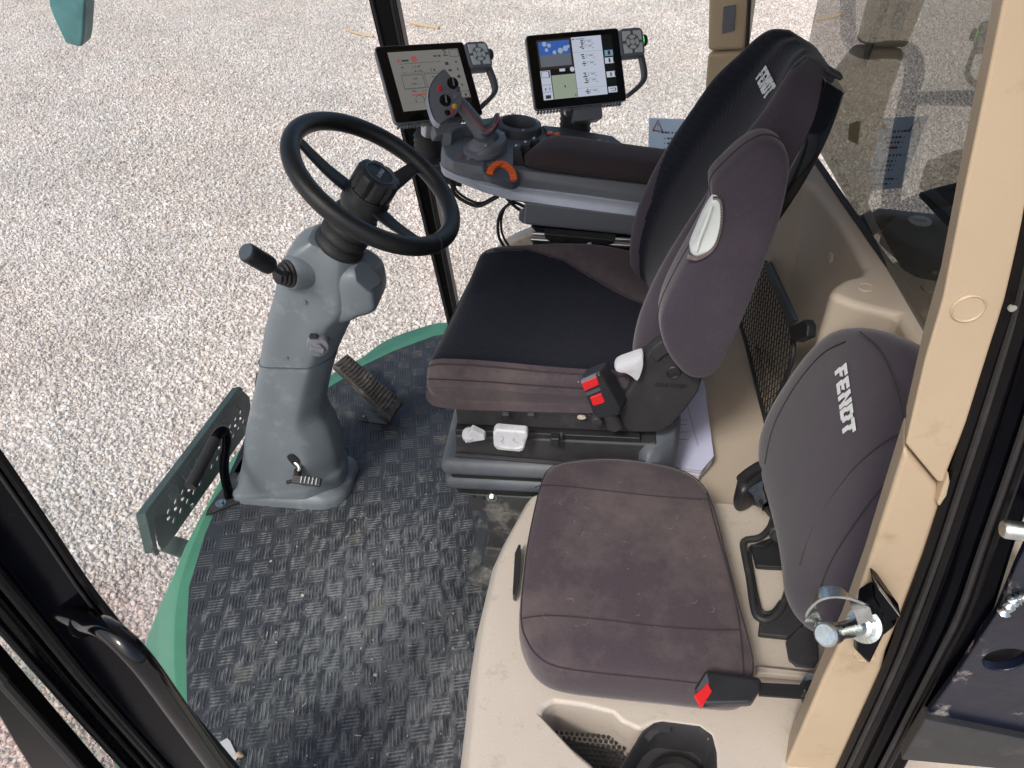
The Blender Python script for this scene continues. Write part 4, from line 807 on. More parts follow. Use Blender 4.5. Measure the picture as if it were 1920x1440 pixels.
ad = build('height_adjuster', pad(ins, (0, -1, 0), [(1, -.012), (1, .001), (.93, .004), (.8, .0035), (.6, .001), (.2, .0005)], 4), 'lightgrey', ar, 60)
build('rib', tube([A(p)+V(0, -.0035, 0) for p in [(0.1637,1.006,1.0018),(0.1599,1.006,0.9779),(0.1535,1.006,0.948),(0.1512,1.006,0.928)]], .0028, 8, 4), 'lightgrey', ad)
so_ = catmull([(0.1642,1.0045,1.0133),(0.1735,1.0045,1.011),(0.1797,1.0045,0.9935),(0.182,1.0045,0.966),(0.1782,1.0045,0.9376),(0.1685,1.0045,0.9219),(0.153,1.0045,0.9123),(0.1382,1.0045,0.9157)], 5)
build('stitched_edge', tube(so_, .0022, 6, 0), 'fabricdark', ar)
stc = []
for i in range(0, len(so_)-1):
    for f_ in (0, .5):
        p_ = so_[i]*(1-f_)+so_[i+1]*f_; d_ = nrm(so_[i+1]-so_[i]); s_ = np.cross(d_, V(0, -1, 0)); stc.append(tube([p_-s_*.001+V(0, -.0025, 0), p_+s_*.0055+d_*.002+V(0, -.001, 0)], .0005, 4, 0))
build('stitches', join(*stc), 'stitch', ar, 0, kind='stuff')

# ---- recliner cover plate, lever, buckle
pp = [(0.0482,1.05,0.5118),(0.0475,1.05,0.5467),(0.064,1.05,0.592),(0.0844,1.05,0.6394),(0.0918,1.05,0.6817),(0.1042,1.05,0.7025),(0.1192,1.05,0.7207),(0.1416,1.05,0.6982),(0.1667,1.05,0.6631),(0.2001,1.05,0.6424),(0.1967,1.05,0.608),(0.1778,1.05,0.5608),(0.1588,1.05,0.524),(0.1389,1.05,0.5002),(0.088,1.05,0.4971)]
sp2 = build('side_cover', prism(pp, (0, .05, 0)), 'blackdusty', t, 40, bevel=.006, seg=3)
build('cover_rib', prism([(0.1034,1.042,0.7086),(0.1183,1.042,0.7267),(0.1352,1.042,0.7216),(0.1387,1.042,0.7042),(0.1258,1.042,0.6942),(0.1151,1.042,0.6794),(0.105,1.042,0.6885)], (0, .02, 0)), 'blackdusty', sp2, 40, bevel=.003)
build('pivot_cap', lathe((0.147,1.05,0.6536), (0, -1, 0), [(.0135, -.002), (.0135, .002), (.0115, .0035), (.0105, .002), (.0001, .003)], 28), 'blackpl', sp2)
build('small_cap', lathe((0.0597,1.05,0.5638), (0, -1, 0), [(.008, -.002), (.008, .0012), (.007, .002), (.0001, .002)], 20), 'blackdusty', sp2)
text('embossing', 'GRAMMER', (0.1454,1.0495,0.6212), (1, 0, -.04), (.04, 0, 1), .0125, 'blackpl', sp2, .0006)
build('recliner_lever', pad([(0.0404,1.036,0.6711),(0.0474,1.036,0.6811),(0.0674,1.036,0.6916),(0.0863,1.036,0.7007),(0.0906,1.036,0.6926),(0.0903,1.036,0.6709),(0.0837,1.036,0.6447),(0.0736,1.036,0.6529),(0.0618,1.036,0.661),(0.0465,1.036,0.664)], (0, -1, 0), [(.95, -.02), (1, -.014), (1, .0), (.93, .006), (.5, .008)], 3), 'white', t, 50)
bq = [A(p) for p in [(-0.0213,1.02,0.6517),(0.0141,1.02,0.6719),(0.0564,1.02,0.5838),(0.0534,1.02,0.5676),(0.0163,1.02,0.5574),(0.006,1.02,0.5676)]]
bu = build('belt_buckle', prism(bq, (.012, .028, .004)), 'blackpl', t, 40, bevel=.004, seg=3)
build('release_button', prism([(-0.0172,1.0165,0.6461),(0.0089,1.0165,0.6622),(0.0143,1.0165,0.6439),(-0.0111,1.0165,0.6275)], (.003, .012, 0)), 'red', bu, 30, bevel=.0012)
build('latch_slot', prism([(-0.0183,1.0172,0.6517),(0.0078,1.0172,0.6677),(0.0089,1.0172,0.6617),(-0.0172,1.0172,0.6455)], (.003, .012, 0)), 'knobgrey', bu, 0)
build('warning_label', prism([(-0.0011,1.0172,0.612),(0.0188,1.0172,0.6233),(0.0264,1.0172,0.6031),(0.0226,1.0172,0.5989),(0.0054,1.0172,0.5914)], (.003, .012, 0)), 'red', bu, 30, bevel=.0015)
build('lower_band', prism([(-0.0091,1.0175,0.6229),(0.0154,1.0175,0.6368),(0.0185,1.0175,0.6306),(-0.006,1.0175,0.6153)], (.003, .012, 0)), 'charcoal2', bu, 0)
for q in ((-0.0221,1.018,0.6483), (0.0134,1.018,0.6661)): build('rivet', lathe(q, (0, -1, 0), [(.002, -.002), (.002, .001), (.0001, .0015)], 8), 'zinc', bu)
build('anchor_stem', tube([(0.0336,1.035,0.5663),(0.0448,1.035,0.5397),(0.0516,1.035,0.5261)], .014, 10, 3), 'blackdusty', t)
build('pivot_knob', lathe((0.0461,1.03,0.5347), (.1, -1, 0), [(.014, -.03), (.0145, .0), (.012, .006), (.0001, .007)], 24), 'blackdusty', t)
build('slide_knob', lathe((0.0147,1.038,0.5351), (0, -1, 0), [(.012, -.02), (.012, .0), (.009, .005), (.0001, .006)], 20), 'blackdusty', t)

# ---- under-seat frame, suspension and pedestal
def slab(name, x0, x1, y0_, y1_, z0, z1, m, bev, inset=0, par=None, seg=3):
    return build(name, hexa([(x0, y0_, z0), (x1, y0_, z0), (x1, y1_, z0), (x0, y1_, z0)], [(x0+inset, y0_+inset, z1), (x1-inset, y0_+inset, z1), (x1-inset, y1_-inset, z1), (x0+inset, y1_-inset, z1)]), m, par or t, 40, bevel=bev, seg=seg)
slab('upper_frame', -.265, .12, 1.062, 1.52, .486, .53, 'blackdusty', .005)
slab('slide_rail', -.268, .10, 1.05, 1.075, .468, .484, 'blackpl', .002)
sf = slab('side_fascia', -.272, .138, 1.042, 1.52, .412, .472, 'blackdusty', .006, .004)
build('fascia_lip', tube([(-.272, 1.04, .424), (-.1, 1.038, .418), (.05, 1.038, .408), (.135, 1.04, .41)], .005, 8, 4), 'blackdusty', sf)
for q in ((-0.163,1.0485,0.5348), (-0.1139,1.0485,0.5375)): build('slot', box(q, (.012, .006, .006)), 'charcoal2', t, 0)
build('oval_hole', pad([A((-0.016,1.049,0.5329))+V(x, 0, z) for x, z in ((-.008, 0), (-.004, .004), (.004, .004), (.009, 0), (.004, -.004), (-.004, -.004))], (0, -1, 0), [(1, -.003), (1, .001), (.8, .0012)], 3), 'beigegrey', t)
bc = slab('bellows', -.305, .16, 1.02, 1.54, .374, .415, 'bellows', .019, .004, seg=5)
slab('bellows_fold', -.285, .15, 1.035, 1.53, .356, .378, 'blackrub', .006, par=bc)
slab('bellows_fold', -.300, .16, 1.028, 1.54, .324, .36, 'bellows', .016, .0, seg=5, par=bc)
slab('bellows_fold', -.28, .15, 1.045, 1.53, .296, .327, 'blackrub', .008, par=bc)
build('rear_bulge', pad([(x, y, .40) for x, y in ((.10, 1.04), (.16, 1.05), (.185, 1.12), (.19, 1.3), (.16, 1.5), (.1, 1.52))], (0, 0, 1), [(.9, -.06), (1, -.045), (1.03, 0), (1, .05), (.9, .07)], 4), 'bellows', bc, 60)
fo2 = slab('mounting_foot', -.258, .12, 1.045, 1.5, .243, .297, 'pedestal', .004)
for px_, r_ in (((-0.2423,1.044,0.292), .0035), ((-0.2204,1.044,0.2886), .0035)): build('hole', lathe(px_, (0, -1, 0), [(r_, -.002), (r_, .0012), (.0001, .0012)], 12), 'blackpl', fo2)
bolt((-0.2037,1.043,0.2928), (0, -1, .1), .0075, fo2)
slab('pedestal', -.225, .12, 1.06, 1.48, 0.0, .245, 'pedestal', .012, .0)
build('pedestal_boot', loft([[V(x, y, z) for x, y in o] for z, o in ((.001, [(-.285, 1.02), (-.15, .985), (.1, .99), (.1, 1.5), (-.27, 1.5)]), (.02, [(-.28, 1.025), (-.15, .99), (.1, .995), (.1, 1.5), (-.265, 1.5)]), (.035, [(-.245, 1.05), (-.15, 1.02), (.1, 1.02), (.1, 1.49), (-.24, 1.49)]), (.10, [(-.232, 1.056), (-.15, 1.05), (.1, 1.05), (.1, 1.48), (-.228, 1.48)]))]), 'pedestal', t, 60, bevel=.006)
lk = build('weight_knob', lathe((-0.2351,1.03,0.4919), (.2, -.5, .85), [(.0135, -.012), (.0145, -.002), (.0145, .006), (.012, .009), (.0001, .009)], 24), 'white', t, 40)
build('knob_paddle', loft([[A(p) for p in [(-0.2271,1.018,0.5169),(-0.203,1.018,0.5012),(-0.2017,1.018,0.4896),(-0.2429,1.018,0.4781),(-0.244,1.018,0.4898)]], [A(p)+V(.001, .014, .004) for p in [(-0.2271,1.018,0.5169),(-0.203,1.018,0.5012),(-0.2017,1.018,0.4896),(-0.2429,1.018,0.4781),(-0.244,1.018,0.4898)]]]), 'white', lk, 30, bevel=.003)
sh_ = build('height_paddle', loft([[A(p) for p in [(-0.1772,1.008,0.5295),(-0.1178,1.008,0.5261),(-0.1161,1.008,0.5163),(-0.1255,1.008,0.4752),(-0.134,1.008,0.4702),(-0.1781,1.008,0.4731),(-0.1849,1.008,0.483),(-0.1838,1.008,0.5206)]], [A(p)+V(0, .02, .002) for p in [(-0.1772,1.008,0.5295),(-0.1178,1.008,0.5261),(-0.1161,1.008,0.5163),(-0.1255,1.008,0.4752),(-0.134,1.008,0.4702),(-0.1781,1.008,0.4731),(-0.1849,1.008,0.483),(-0.1838,1.008,0.5206)]]]), 'white', t, 40, bevel=.005, seg=3)
build('paddle_ridge', tube([(-0.1793,1.0075,0.4897),(-0.1691,1.0075,0.4846),(-0.1378,1.0075,0.4822),(-0.125,1.0075,0.4904)], .0028, 8, 4), 'white', sh_)
for s_ in ("941,818 944,824 940,830 945,832", "966,820 962,826 967,831 972,830"): pass
build('symbol', tube([(-0.1665,1.0072,0.5139),(-0.1638,1.0072,0.5069),(-0.1693,1.0072,0.4994),(-0.1633,1.0072,0.4954)], .0006, 5, 3), 'silver', sh_)
build('symbol', tube([(-0.1428,1.0072,0.5125),(-0.1452,1.0072,0.5052),(-0.1402,1.0072,0.4998),(-0.1351,1.0072,0.4972)], .0006, 5, 3), 'silver', sh_)
build('lever_clip', box((-0.0654,1.03,0.4895), (.018, .02, .022)), 'blackpl', t, 30, bevel=.003)
build('clip_slot', box((-0.0628,1.039,0.4896), (.022, .006, .016)), 'charcoal2', t, 0)

# ---- right hand side of the seat: rail, armrest carrier and black mechanism
y1 = 1.56
build('mechanism_panel', prism([(-0.1583,1.62,0.5902),(0.1012,1.62,0.573),(0.138,1.62,0.4332),(0.1203,1.62,0.2952),(-0.1592,1.62,0.4243)], (0, .02, 0)), 'blackpl', t, 30, bevel=.004)
for i, pr_ in enumerate((((-0.1587,1.6,0.6102), (0.1055,1.6,0.5963)), ((-0.1554,1.61,0.6209), (0.1051,1.61,0.6067)))):
    build('slide_bar', tube(pr_, .006 if i == 0 else .005, 10, 0), 'alu', t)
build('slide_block', prism([(-0.1262,1.588,0.6334),(0.0467,1.588,0.6193),(0.0408,1.588,0.6091),(0.0284,1.588,0.603),(-0.1135,1.588,0.6119),(-0.1238,1.588,0.619)], (0, .03, 0)), 'blackpl', t, 30, bevel=.003)
build('catch', prism([(-0.02,1.55,0.6292),(-0.0126,1.55,0.6322),(-0.0017,1.55,0.6053),(-0.0144,1.55,0.6079),(-0.0221,1.55,0.6135),(-0.0298,1.55,0.6162),(-0.0312,1.55,0.6219)], (0, .004, 0)), 'lightgrey', t, 20, bevel=.001)
build('belt_strap', ribbon([(0.0225,1.54,0.6),(0.0426,1.54,0.5743),(0.0635,1.54,0.5376)], .02, .003, V(0, -1, .3)), 'blackrub', t)
for i in range(4): build('hose_rib', tube([A(q)+V(.008*i, 0, -.028*i) for q in [(0.0537,1.57,0.5565),(0.071,1.57,0.5688),(0.0961,1.57,0.5753)]], .006, 8, 4), 'blackpl', t)

# ================================================================ ARMREST CONSOLE
t = thing('control_console', 'charcoal armrest console with silver trim band right of the driver seat', 'console', (-.1, 1.75, .5))
nearA = [(-0.3986,1.7462,0.7178),(-0.3861,1.7213,0.7163),(-0.3456,1.6956,0.7115),(-0.2809,1.6597,0.7037),(-0.2128,1.6349,0.6955),(-0.0772,1.6289,0.6793),(0.0764,1.6253,0.6608),(0.2032,1.6204,0.6456)]
nearB = [(-0.3952,1.7366,0.7474),(-0.3822,1.7085,0.7459),(-0.354,1.6824,0.7425),(-0.3019,1.6578,0.7362),(-0.2004,1.6506,0.724),(-0.0784,1.6494,0.7094),(0.0875,1.6432,0.6895),(0.2078,1.6419,0.6751)]
nearC = [(-0.3898,1.752,0.7878),(-0.3696,1.6897,0.7853),(-0.3463,1.659,0.7826),(-0.2939,1.6498,0.7763),(-0.1994,1.6558,0.7649),(-0.0792,1.6601,0.7505),(0.1104,1.6634,0.7278),(0.2112,1.6654,0.7157)]
farP = [(0.2228,1.8251,0.7183),(0.0777,1.8423,0.7357),(0.0341,1.913,0.7409),(-0.0574,1.9248,0.7519),(-0.1569,1.9346,0.7638),(-0.2031,1.9735,0.7694),(-0.2544,1.9805,0.7755),(-0.3138,1.9379,0.7827),(-0.3603,1.8704,0.7882),(-0.3819,1.8096,0.7908)]
def cring(near, dz, g=1.0): return [A(p) for p in near]+[A(p)+V(0, 0, dz) for p in farP]
mid = [A(b)*.55+A(c)*.45 + V(0, -.006, .004) for b, c in zip(nearB, nearC)]
rings = [cring(nearA, -.075), cring([A(a)*.35+A(b)*.65+V(0, -.004, 0) for a, b in zip(nearA, nearB)], -.055), cring(nearB, -.045), cring(mid, -.02), cring(nearC, 0)]
n_ = len(rings[0]); vf = loft(rings); fm = [(1 if i < 2 else 0) for i in range(4) for j in range(n_)]+[0, 0]
cb = build('console_body', vf, None, t, 35, mats=['charcoal', 'silver'], fm=fm)
DN = nrm((.12, 0, 1)); cup = A((-0.2131,1.8857,0.7726))
cut(cb, [lathe(cup, DN, [(.043, -.06), (.043, .03)], 32)])
cb.data.polygons.foreach_set('use_smooth', [True]*len(cb.data.polygons)); cb.data.set_sharp_from_angle(angle=R(32))
bv = cb.modifiers.new('bevel', 'BEVEL'); bv.width = .004; bv.segments = 3; bv.limit_method = 'ANGLE'; bv.angle_limit = R(28); bv.harden_normals = True
build('trim_edge', tube([A(p)+V(0, -.0015, -.001) for p in nearB], .0022, 8, 3), 'silver', cb)
build('under_tray', prism([A(p)+V(.01, .03, -.016) for p in nearA]+[A(p)+V(0, -.02, -.088) for p in farP], (0, 0, .012)), 'blackpl', t, 30)
ch = build('cup_holder', lathe(cup, DN, [(.043, -.055), (.042, -.05), (.0425, .016), (.046, .021), (.058, .018), (.061, .006), (.062, -.006)], 40, False), 'charcoal2', t, 40)
build('holder_floor', lathe(cup, DN, [(.043, -.056), (.043, -.05), (.0001, -.05)], 30), 'blackpl', ch)
for a_ in (20, 110, 200, 290): build('screw', lathe(cup+V(math.cos(R(a_))*.052, math.sin(R(a_))*.052, .0195-.006*math.cos(R(a_))), DN, [(.004, 0), (.0035, .0015), (.0018, .0016), (.0017, .0004)], 10), 'silver', ch)
# joystick collar: arc of a thick ring, open towards the wheel
jc = A((-0.309,1.7566,0.7821)); arc = []
for a_ in np.linspace(-80, 190, 28):
    d = V(math.cos(R(a_)), math.sin(R(a_)), 0); d = d-DN*(d@DN); hgt = .026*min(1, (a_+84)/30+.25)
    arc.append([jc+d*r_+DN*h for r_, h in ((.060, -.004), (.058, hgt), (.061, hgt+.002), (.076, hgt), (.080, hgt-.006), (.081, -.004))])
co = build('joystick_collar', loft(arc), 'charcoal', t, 35)
for a_ in (-60, 10, 95, 175): build('screw', lathe(jc+V(math.cos(R(a_)), math.sin(R(a_)), 0)*.069+DN*(.027 if a_ > -50 else .025), DN, [(.004, -.001), (.0035, .0015), (.0018, .0016), (.0017, .0004)], 10), 'silver', co)
# finger paddles
for i, q in enumerate(((-0.1927,1.6873,0.7911), (-0.1735,1.7151,0.7888), (-0.1552,1.7433,0.7866))):
    pdl = build('finger_paddle', hexa([A(q)+V(x, y, -.028) for x, y in ((-.013, -.010), (.016, -.010), (.016, .010), (-.013, .010))], [A(q)+V(x, y, .019) for x, y in ((-.012, -.0095), (.007, -.0095), (.007, .0095), (-.012, .0095))]), 'blackpl', t, 40, bevel=.003)
    build('paddle_tip', lathe(A(q)+V(-.004, 0, .019), DN, [(.004, 0), (.003, .003), (.0001, .0032)], 10), 'silver', pdl)
# orange thumb wheel
op = [(-0.2533,1.6116,0.7724),(-0.2518,1.6385,0.7722),(-0.2445,1.6617,0.7713),(-0.2341,1.6708,0.7701),(-0.2204,1.6626,0.7684),(-0.2083,1.645,0.767),(-0.1995,1.621,0.7659),(-0.1957,1.5961,0.7655)]
ow = build('thumb_wheel', ribbon([A(p) for p in op], .016, .011, V(0, -.4, 1)), 'orange', t, 40, bevel=.002)
ops = catmull(op, 4)
for i in range(2, len(ops)-2, 2):
    build('ridge', box(ops[i]+V(0, -.002, .006), (.0025, .014, .003), np.column_stack([nrm(ops[i+1]-ops[i]), nrm(np.cross(V(0, -.4, 1), ops[i+1]-ops[i])), nrm((0, -.4, 1))])), 'orange', ow, 0)
build('wheel_recess', pad([A(p)+V(0, 0, -.001) for p in [(-0.276,1.6679,0.7751),(-0.2648,1.6804,0.7738),(-0.1991,1.6536,0.7659),(-0.1834,1.6226,0.764),(-0.1951,1.5792,0.7654),(-0.2358,1.5905,0.7703),(-0.2657,1.611,0.7739)]], (0, -.5, 1), [(1, -.02), (1, .002), (.9, .003), (.8, .0)], 3), 'charcoal2', t, 40)
# key field
kp = build('key_panel', prism([(-0.1542,1.9176,0.766),(-0.1066,1.9215,0.7603),(-0.0571,1.9148,0.7543),(0.0312,1.9022,0.7438),(0.0694,1.8406,0.7392),(-0.006,1.8046,0.7482),(-0.1144,1.8194,0.7612)], DN*.006), 'charcoal2', t, 30, bevel=.002)
def key(px_, m_, sx, sy): build('key', pad([A(px_)+V(x, y, 0) for x, y in ((-sx, -sy*.6), (-sx*.3, -sy), (sx, -sy*.7), (sx*.8, sy*.6), (.2*sx, sy), (-sx*.8, sy*.7))], DN, [(1, 0), (1, .002), (.85, .003)], 3), m_, kp, 50)
for q in ((-0.1298,1.8696,0.7691), (-0.1105,1.8684,0.7668), (-0.1138,1.8322,0.7672), (-0.0987,1.8299,0.7653)): key(q, 'orange', .008, .009)
for q in ((-0.0044,1.8517,0.754), (0.0161,1.8475,0.7516), (-0.0296,1.8268,0.7571)): key(q, 'white', .008, .009)
M['ledgreen'] = mat('dim_green_key', (44, 78, 48), .5)
for q in ((-0.0854,1.8619,0.7637), (-0.0703,1.863,0.7619), (-0.0744,1.8304,0.7624), (-0.0456,1.8601,0.759), (-0.0292,1.8616,0.757)): key(q, 'ledgreen', .0045, .006)
# printed cross mark
for a_, b_ in (((873, 296), (883, 298)), ((878, 293), (878, 301))): pass
build('printed_mark', quad2((-0.3141,1.6835,0.7802), (1, 0, -.12), (0, 1, 0), [(-.008, -.001, .008, .001), (-.001, -.012, .001, .012)], .001), 'white', t, 0)
build('printed_mark', quad2((-0.3141,1.6835,0.7802), (1, 0, -.12), (0, 1, 0), [(-.02, -.005, -.014, .005)], .001), 'redline', t, 0)
build('printed_mark', quad2((-0.3141,1.6835,0.7802), (1, 0, -.12), (0, 1, 0), [(.014, -.005, .02, .005)], .001), 'redline', t, 0)
# padded rest
PS = [(-.186, .4, .35), (-.180, .66, .62), (-.165, .86, .86), (-.13, .97, 1.0), (-.07, 1, 1.02), (.02, 1, 1), (.12, 1, .98), (.24, 1, .97)]
rg_ = []
for x, sw, shh in PS:
    zc = .745-.12*x; yc = 1.728
    rg_.append([V(x+.022*(a+1)*max(0, min(1, (.02-x)/.2)), yc+.070*sw*a, zc-.004+.050*shh*b) for a, b in ((-1, 0), (-1.03, .25), (-1.0, .55), (-.9, .82), (-.7, .95), (-.35, 1), (0, 1.01), (.35, 1), (.7, .94), (.9, .8), (1, .5), (1.02, .2), (1, 0))])
rp = build('arm_pad', loft(rg_), 'fabricdark', t, 80, sub=1)
build('pad_seam', tube([r_[0]+V(0, -.003, .004) for r_ in rg_], .0014, 6, 3), 'seam', rp)
# carrier box below, and brackets towards the wheel
lb = build('carrier_box', hexa([A(p) for p in [(-0.1792,1.63,0.6359),(0.099,1.63,0.6086)]]+[A(p) for p in [(0.1093,1.8,0.5157),(-0.1978,1.8,0.5458)]], [A(p) for p in [(-0.1743,1.625,0.6967),(0.095,1.625,0.6654)]]+[A(p) for p in [(0.1052,1.8,0.5756),(-0.1931,1.8,0.6102)]]), 'charcoal', t, 30, bevel=.006)
build('box_end', hexa([A(p) for p in [(-0.1931,1.64,0.6421),(-0.1776,1.64,0.6292)]]+[A(p) for p in [(-0.1885,1.74,0.5761),(-0.2049,1.74,0.5897)]], [A(p) for p in [(-0.189,1.635,0.6705),(-0.1758,1.635,0.6777)]]+[A(p) for p in [(-0.1871,1.74,0.6249),(-0.2012,1.74,0.6172)]]), 'charcoal', lb, 30, bevel=.004)
build('box_skirt', prism([(-0.1638,1.66,0.6129),(0.1012,1.66,0.5863),(0.1022,1.66,0.5713),(0.0423,1.66,0.5762),(-0.1454,1.66,0.5908)], (0, .05, 0)), 'blackpl', lb, 0)
build('front_bracket', prism([(-0.4427,1.78,0.7169),(-0.4029,1.78,0.7229),(-0.3599,1.78,0.6737),(-0.3555,1.78,0.6589),(-0.389,1.78,0.6646),(-0.4281,1.78,0.6967)], (0, .08, 0)), 'blackpl', t, 30, bevel=.004)

# ---- joystick
jn = nrm((.42, -.62, .66)); jp0 = V(*(-0.3617,1.73,0.91))
t = thing('joystick', 'grey joystick with shield shaped head, coloured buttons and palm hook on the console', 'joystick', tuple(jc))
build('base_disc', lathe(A((-0.2857,1.7234,0.7823)), DN, [(.046, -.004), (.046, .006), (.036, .010), (.035, .016), (.028, .022), (.02, .03)], 32), 'charcoal', t, 40)
jpath = [(-0.286,1.745,0.7828),(-0.2861,1.745,0.8016),(-0.2875,1.745,0.8202),(-0.2992,1.745,0.8399),(-0.3156,1.745,0.8644),(-0.3283,1.745,0.8822),(-0.3435,1.745,0.8998)]
rr = [(.020, .024), (.018, .022), (.019, .022), (.019, .020), (.017, .018), (.016, .017), (.016, .016)]
sec = []
for i, p_ in enumerate(jpath):
    tt = nrm(A(jpath[min(i+1, 6)])-A(jpath[max(i-1, 0)])); s_ = nrm(np.cross(tt, (0, 1, 0))); f_ = np.cross(s_, tt)
    sec.append([A(p_)+s_*rr[i][0]*math.copysign(abs(math.cos(a))**.7, math.cos(a))+f_*rr[i][1]*math.copysign(abs(math.sin(a))**.7, math.sin(a)) for a in [2*math.pi*k/14 for k in range(14)]])
hd = build('grip', loft(sec), 'charcoal', t, 60, sub=1)
hook = [(-0.295,1.745,0.8255),(-0.2821,1.745,0.8229),(-0.2688,1.745,0.8255),(-0.2565,1.745,0.836),(-0.2493,1.745,0.8489),(-0.2484,1.745,0.8643)]; sec = []
for i, p_ in enumerate(hook):
    tt = nrm(A(hook[min(i+1, 5)])-A(hook[max(i-1, 0)])); s_ = nrm(np.cross(tt, (0, 1, 0))); f_ = np.cross(s_, tt); wdt = (.012, .013, .013, .012, .010, .006)[i]; dp = (.018, .024, .028, .030, .029, .022)[i]
    sec.append([A(p_)+s_*wdt*math.cos(a)+f_*dp*math.sin(a) for a in [2*math.pi*k/14 for k in range(14)]])
build('palm_hook', loft(sec), 'charcoal2', t, 60, sub=1)
build('red_line', tube([A(p) for p in [(-0.3249,1.718,0.9017),(-0.3232,1.718,0.8917),(-0.3117,1.718,0.8767),(-0.2943,1.718,0.8539),(-0.2761,1.718,0.8385),(-0.2633,1.718,0.8372),(-0.2499,1.718,0.8462),(-0.2401,1.718,0.864),(-0.2381,1.718,0.8766)]], .0012, 6, 5), 'redline', t)
ho = [(-0.3672,1.7559,0.9648),(-0.3562,1.7518,0.954),(-0.3388,1.7433,0.9349),(-0.3273,1.7336,0.9185),(-0.3251,1.7212,0.9055),(-0.3287,1.7051,0.8926),(-0.3382,1.6881,0.8827),(-0.3547,1.6725,0.8785),(-0.3688,1.6571,0.8731),(-0.3795,1.6586,0.8812),(-0.39,1.6723,0.9008),(-0.3961,1.6901,0.9214),(-0.3953,1.7094,0.939),(-0.3875,1.7285,0.952),(-0.3769,1.7443,0.9601)]
pc_ = (-.335, 1.73, .92)
bd = build('head', pad(ho, jn, [(.80, -.030), (.93, -.026), (.99, -.012), (1, .0), (.97, .003), (.6, .004), (.1, .004)], 3), 'charcoal', t, 45)
build('head_edge', loft([[A(p)+jn*h+o_ for h, o_ in ((.004, 0), (.001, 0), (-.02, 0))] for p in catmull([A(q) for q in [(-0.3672,1.7559,0.9648),(-0.378,1.7428,0.9594),(-0.3885,1.727,0.9513),(-0.3964,1.7088,0.9392),(-0.3983,1.689,0.9218),(-0.3922,1.6712,0.9012),(-0.3818,1.6575,0.8816),(-0.3688,1.6562,0.8722)]], 4)]+[], False, False, False), 'silver', bd, 60)
def jbtn(q, r_, m_, h=.004, nm='button'):
    return build(nm, lathe(A(q)+jn*.004, jn, [(r_*1.12, -.002), (r_*1.12, .0005), (r_, .001), (r_*.95, h), (r_*.7, h*1.2), (.0001, h*1.2)], 22), m_, bd, 40)
for q in ((-0.348,1.7387,0.9364), (-0.3617,1.7013,0.9101)):
    o_ = jbtn(q, .0125, 'scrglass', .006, 'thumb_pad'); build('pad_ridge', box(A(q)+jn*.0115+V(0, 0, 0), (.018, .004, .003), np.column_stack([nrm(np.cross(jn, (1, 0, .3))), nrm(np.cross(jn, np.cross(jn, (1, 0, .3)))), jn])), 'charcoal', o_, 30, bevel=.001)
for q, m_ in (((-0.3747,1.7158,0.9319), 'red'), ((-0.3369,1.7346,0.9255), 'charcoal2'), ((-0.3416,1.7179,0.9128), 'knobgrey'), ((-0.3415,1.7008,0.8967), 'yellow')): jbtn(q, .0055, m_)
rk = jbtn((-0.3555,1.6825,0.8884), .0062, 'scrglass', .004, 'rocker'); jbtn((-0.3465,1.6879,0.8877), .0045, 'redline', .004, 'rocker_mark')

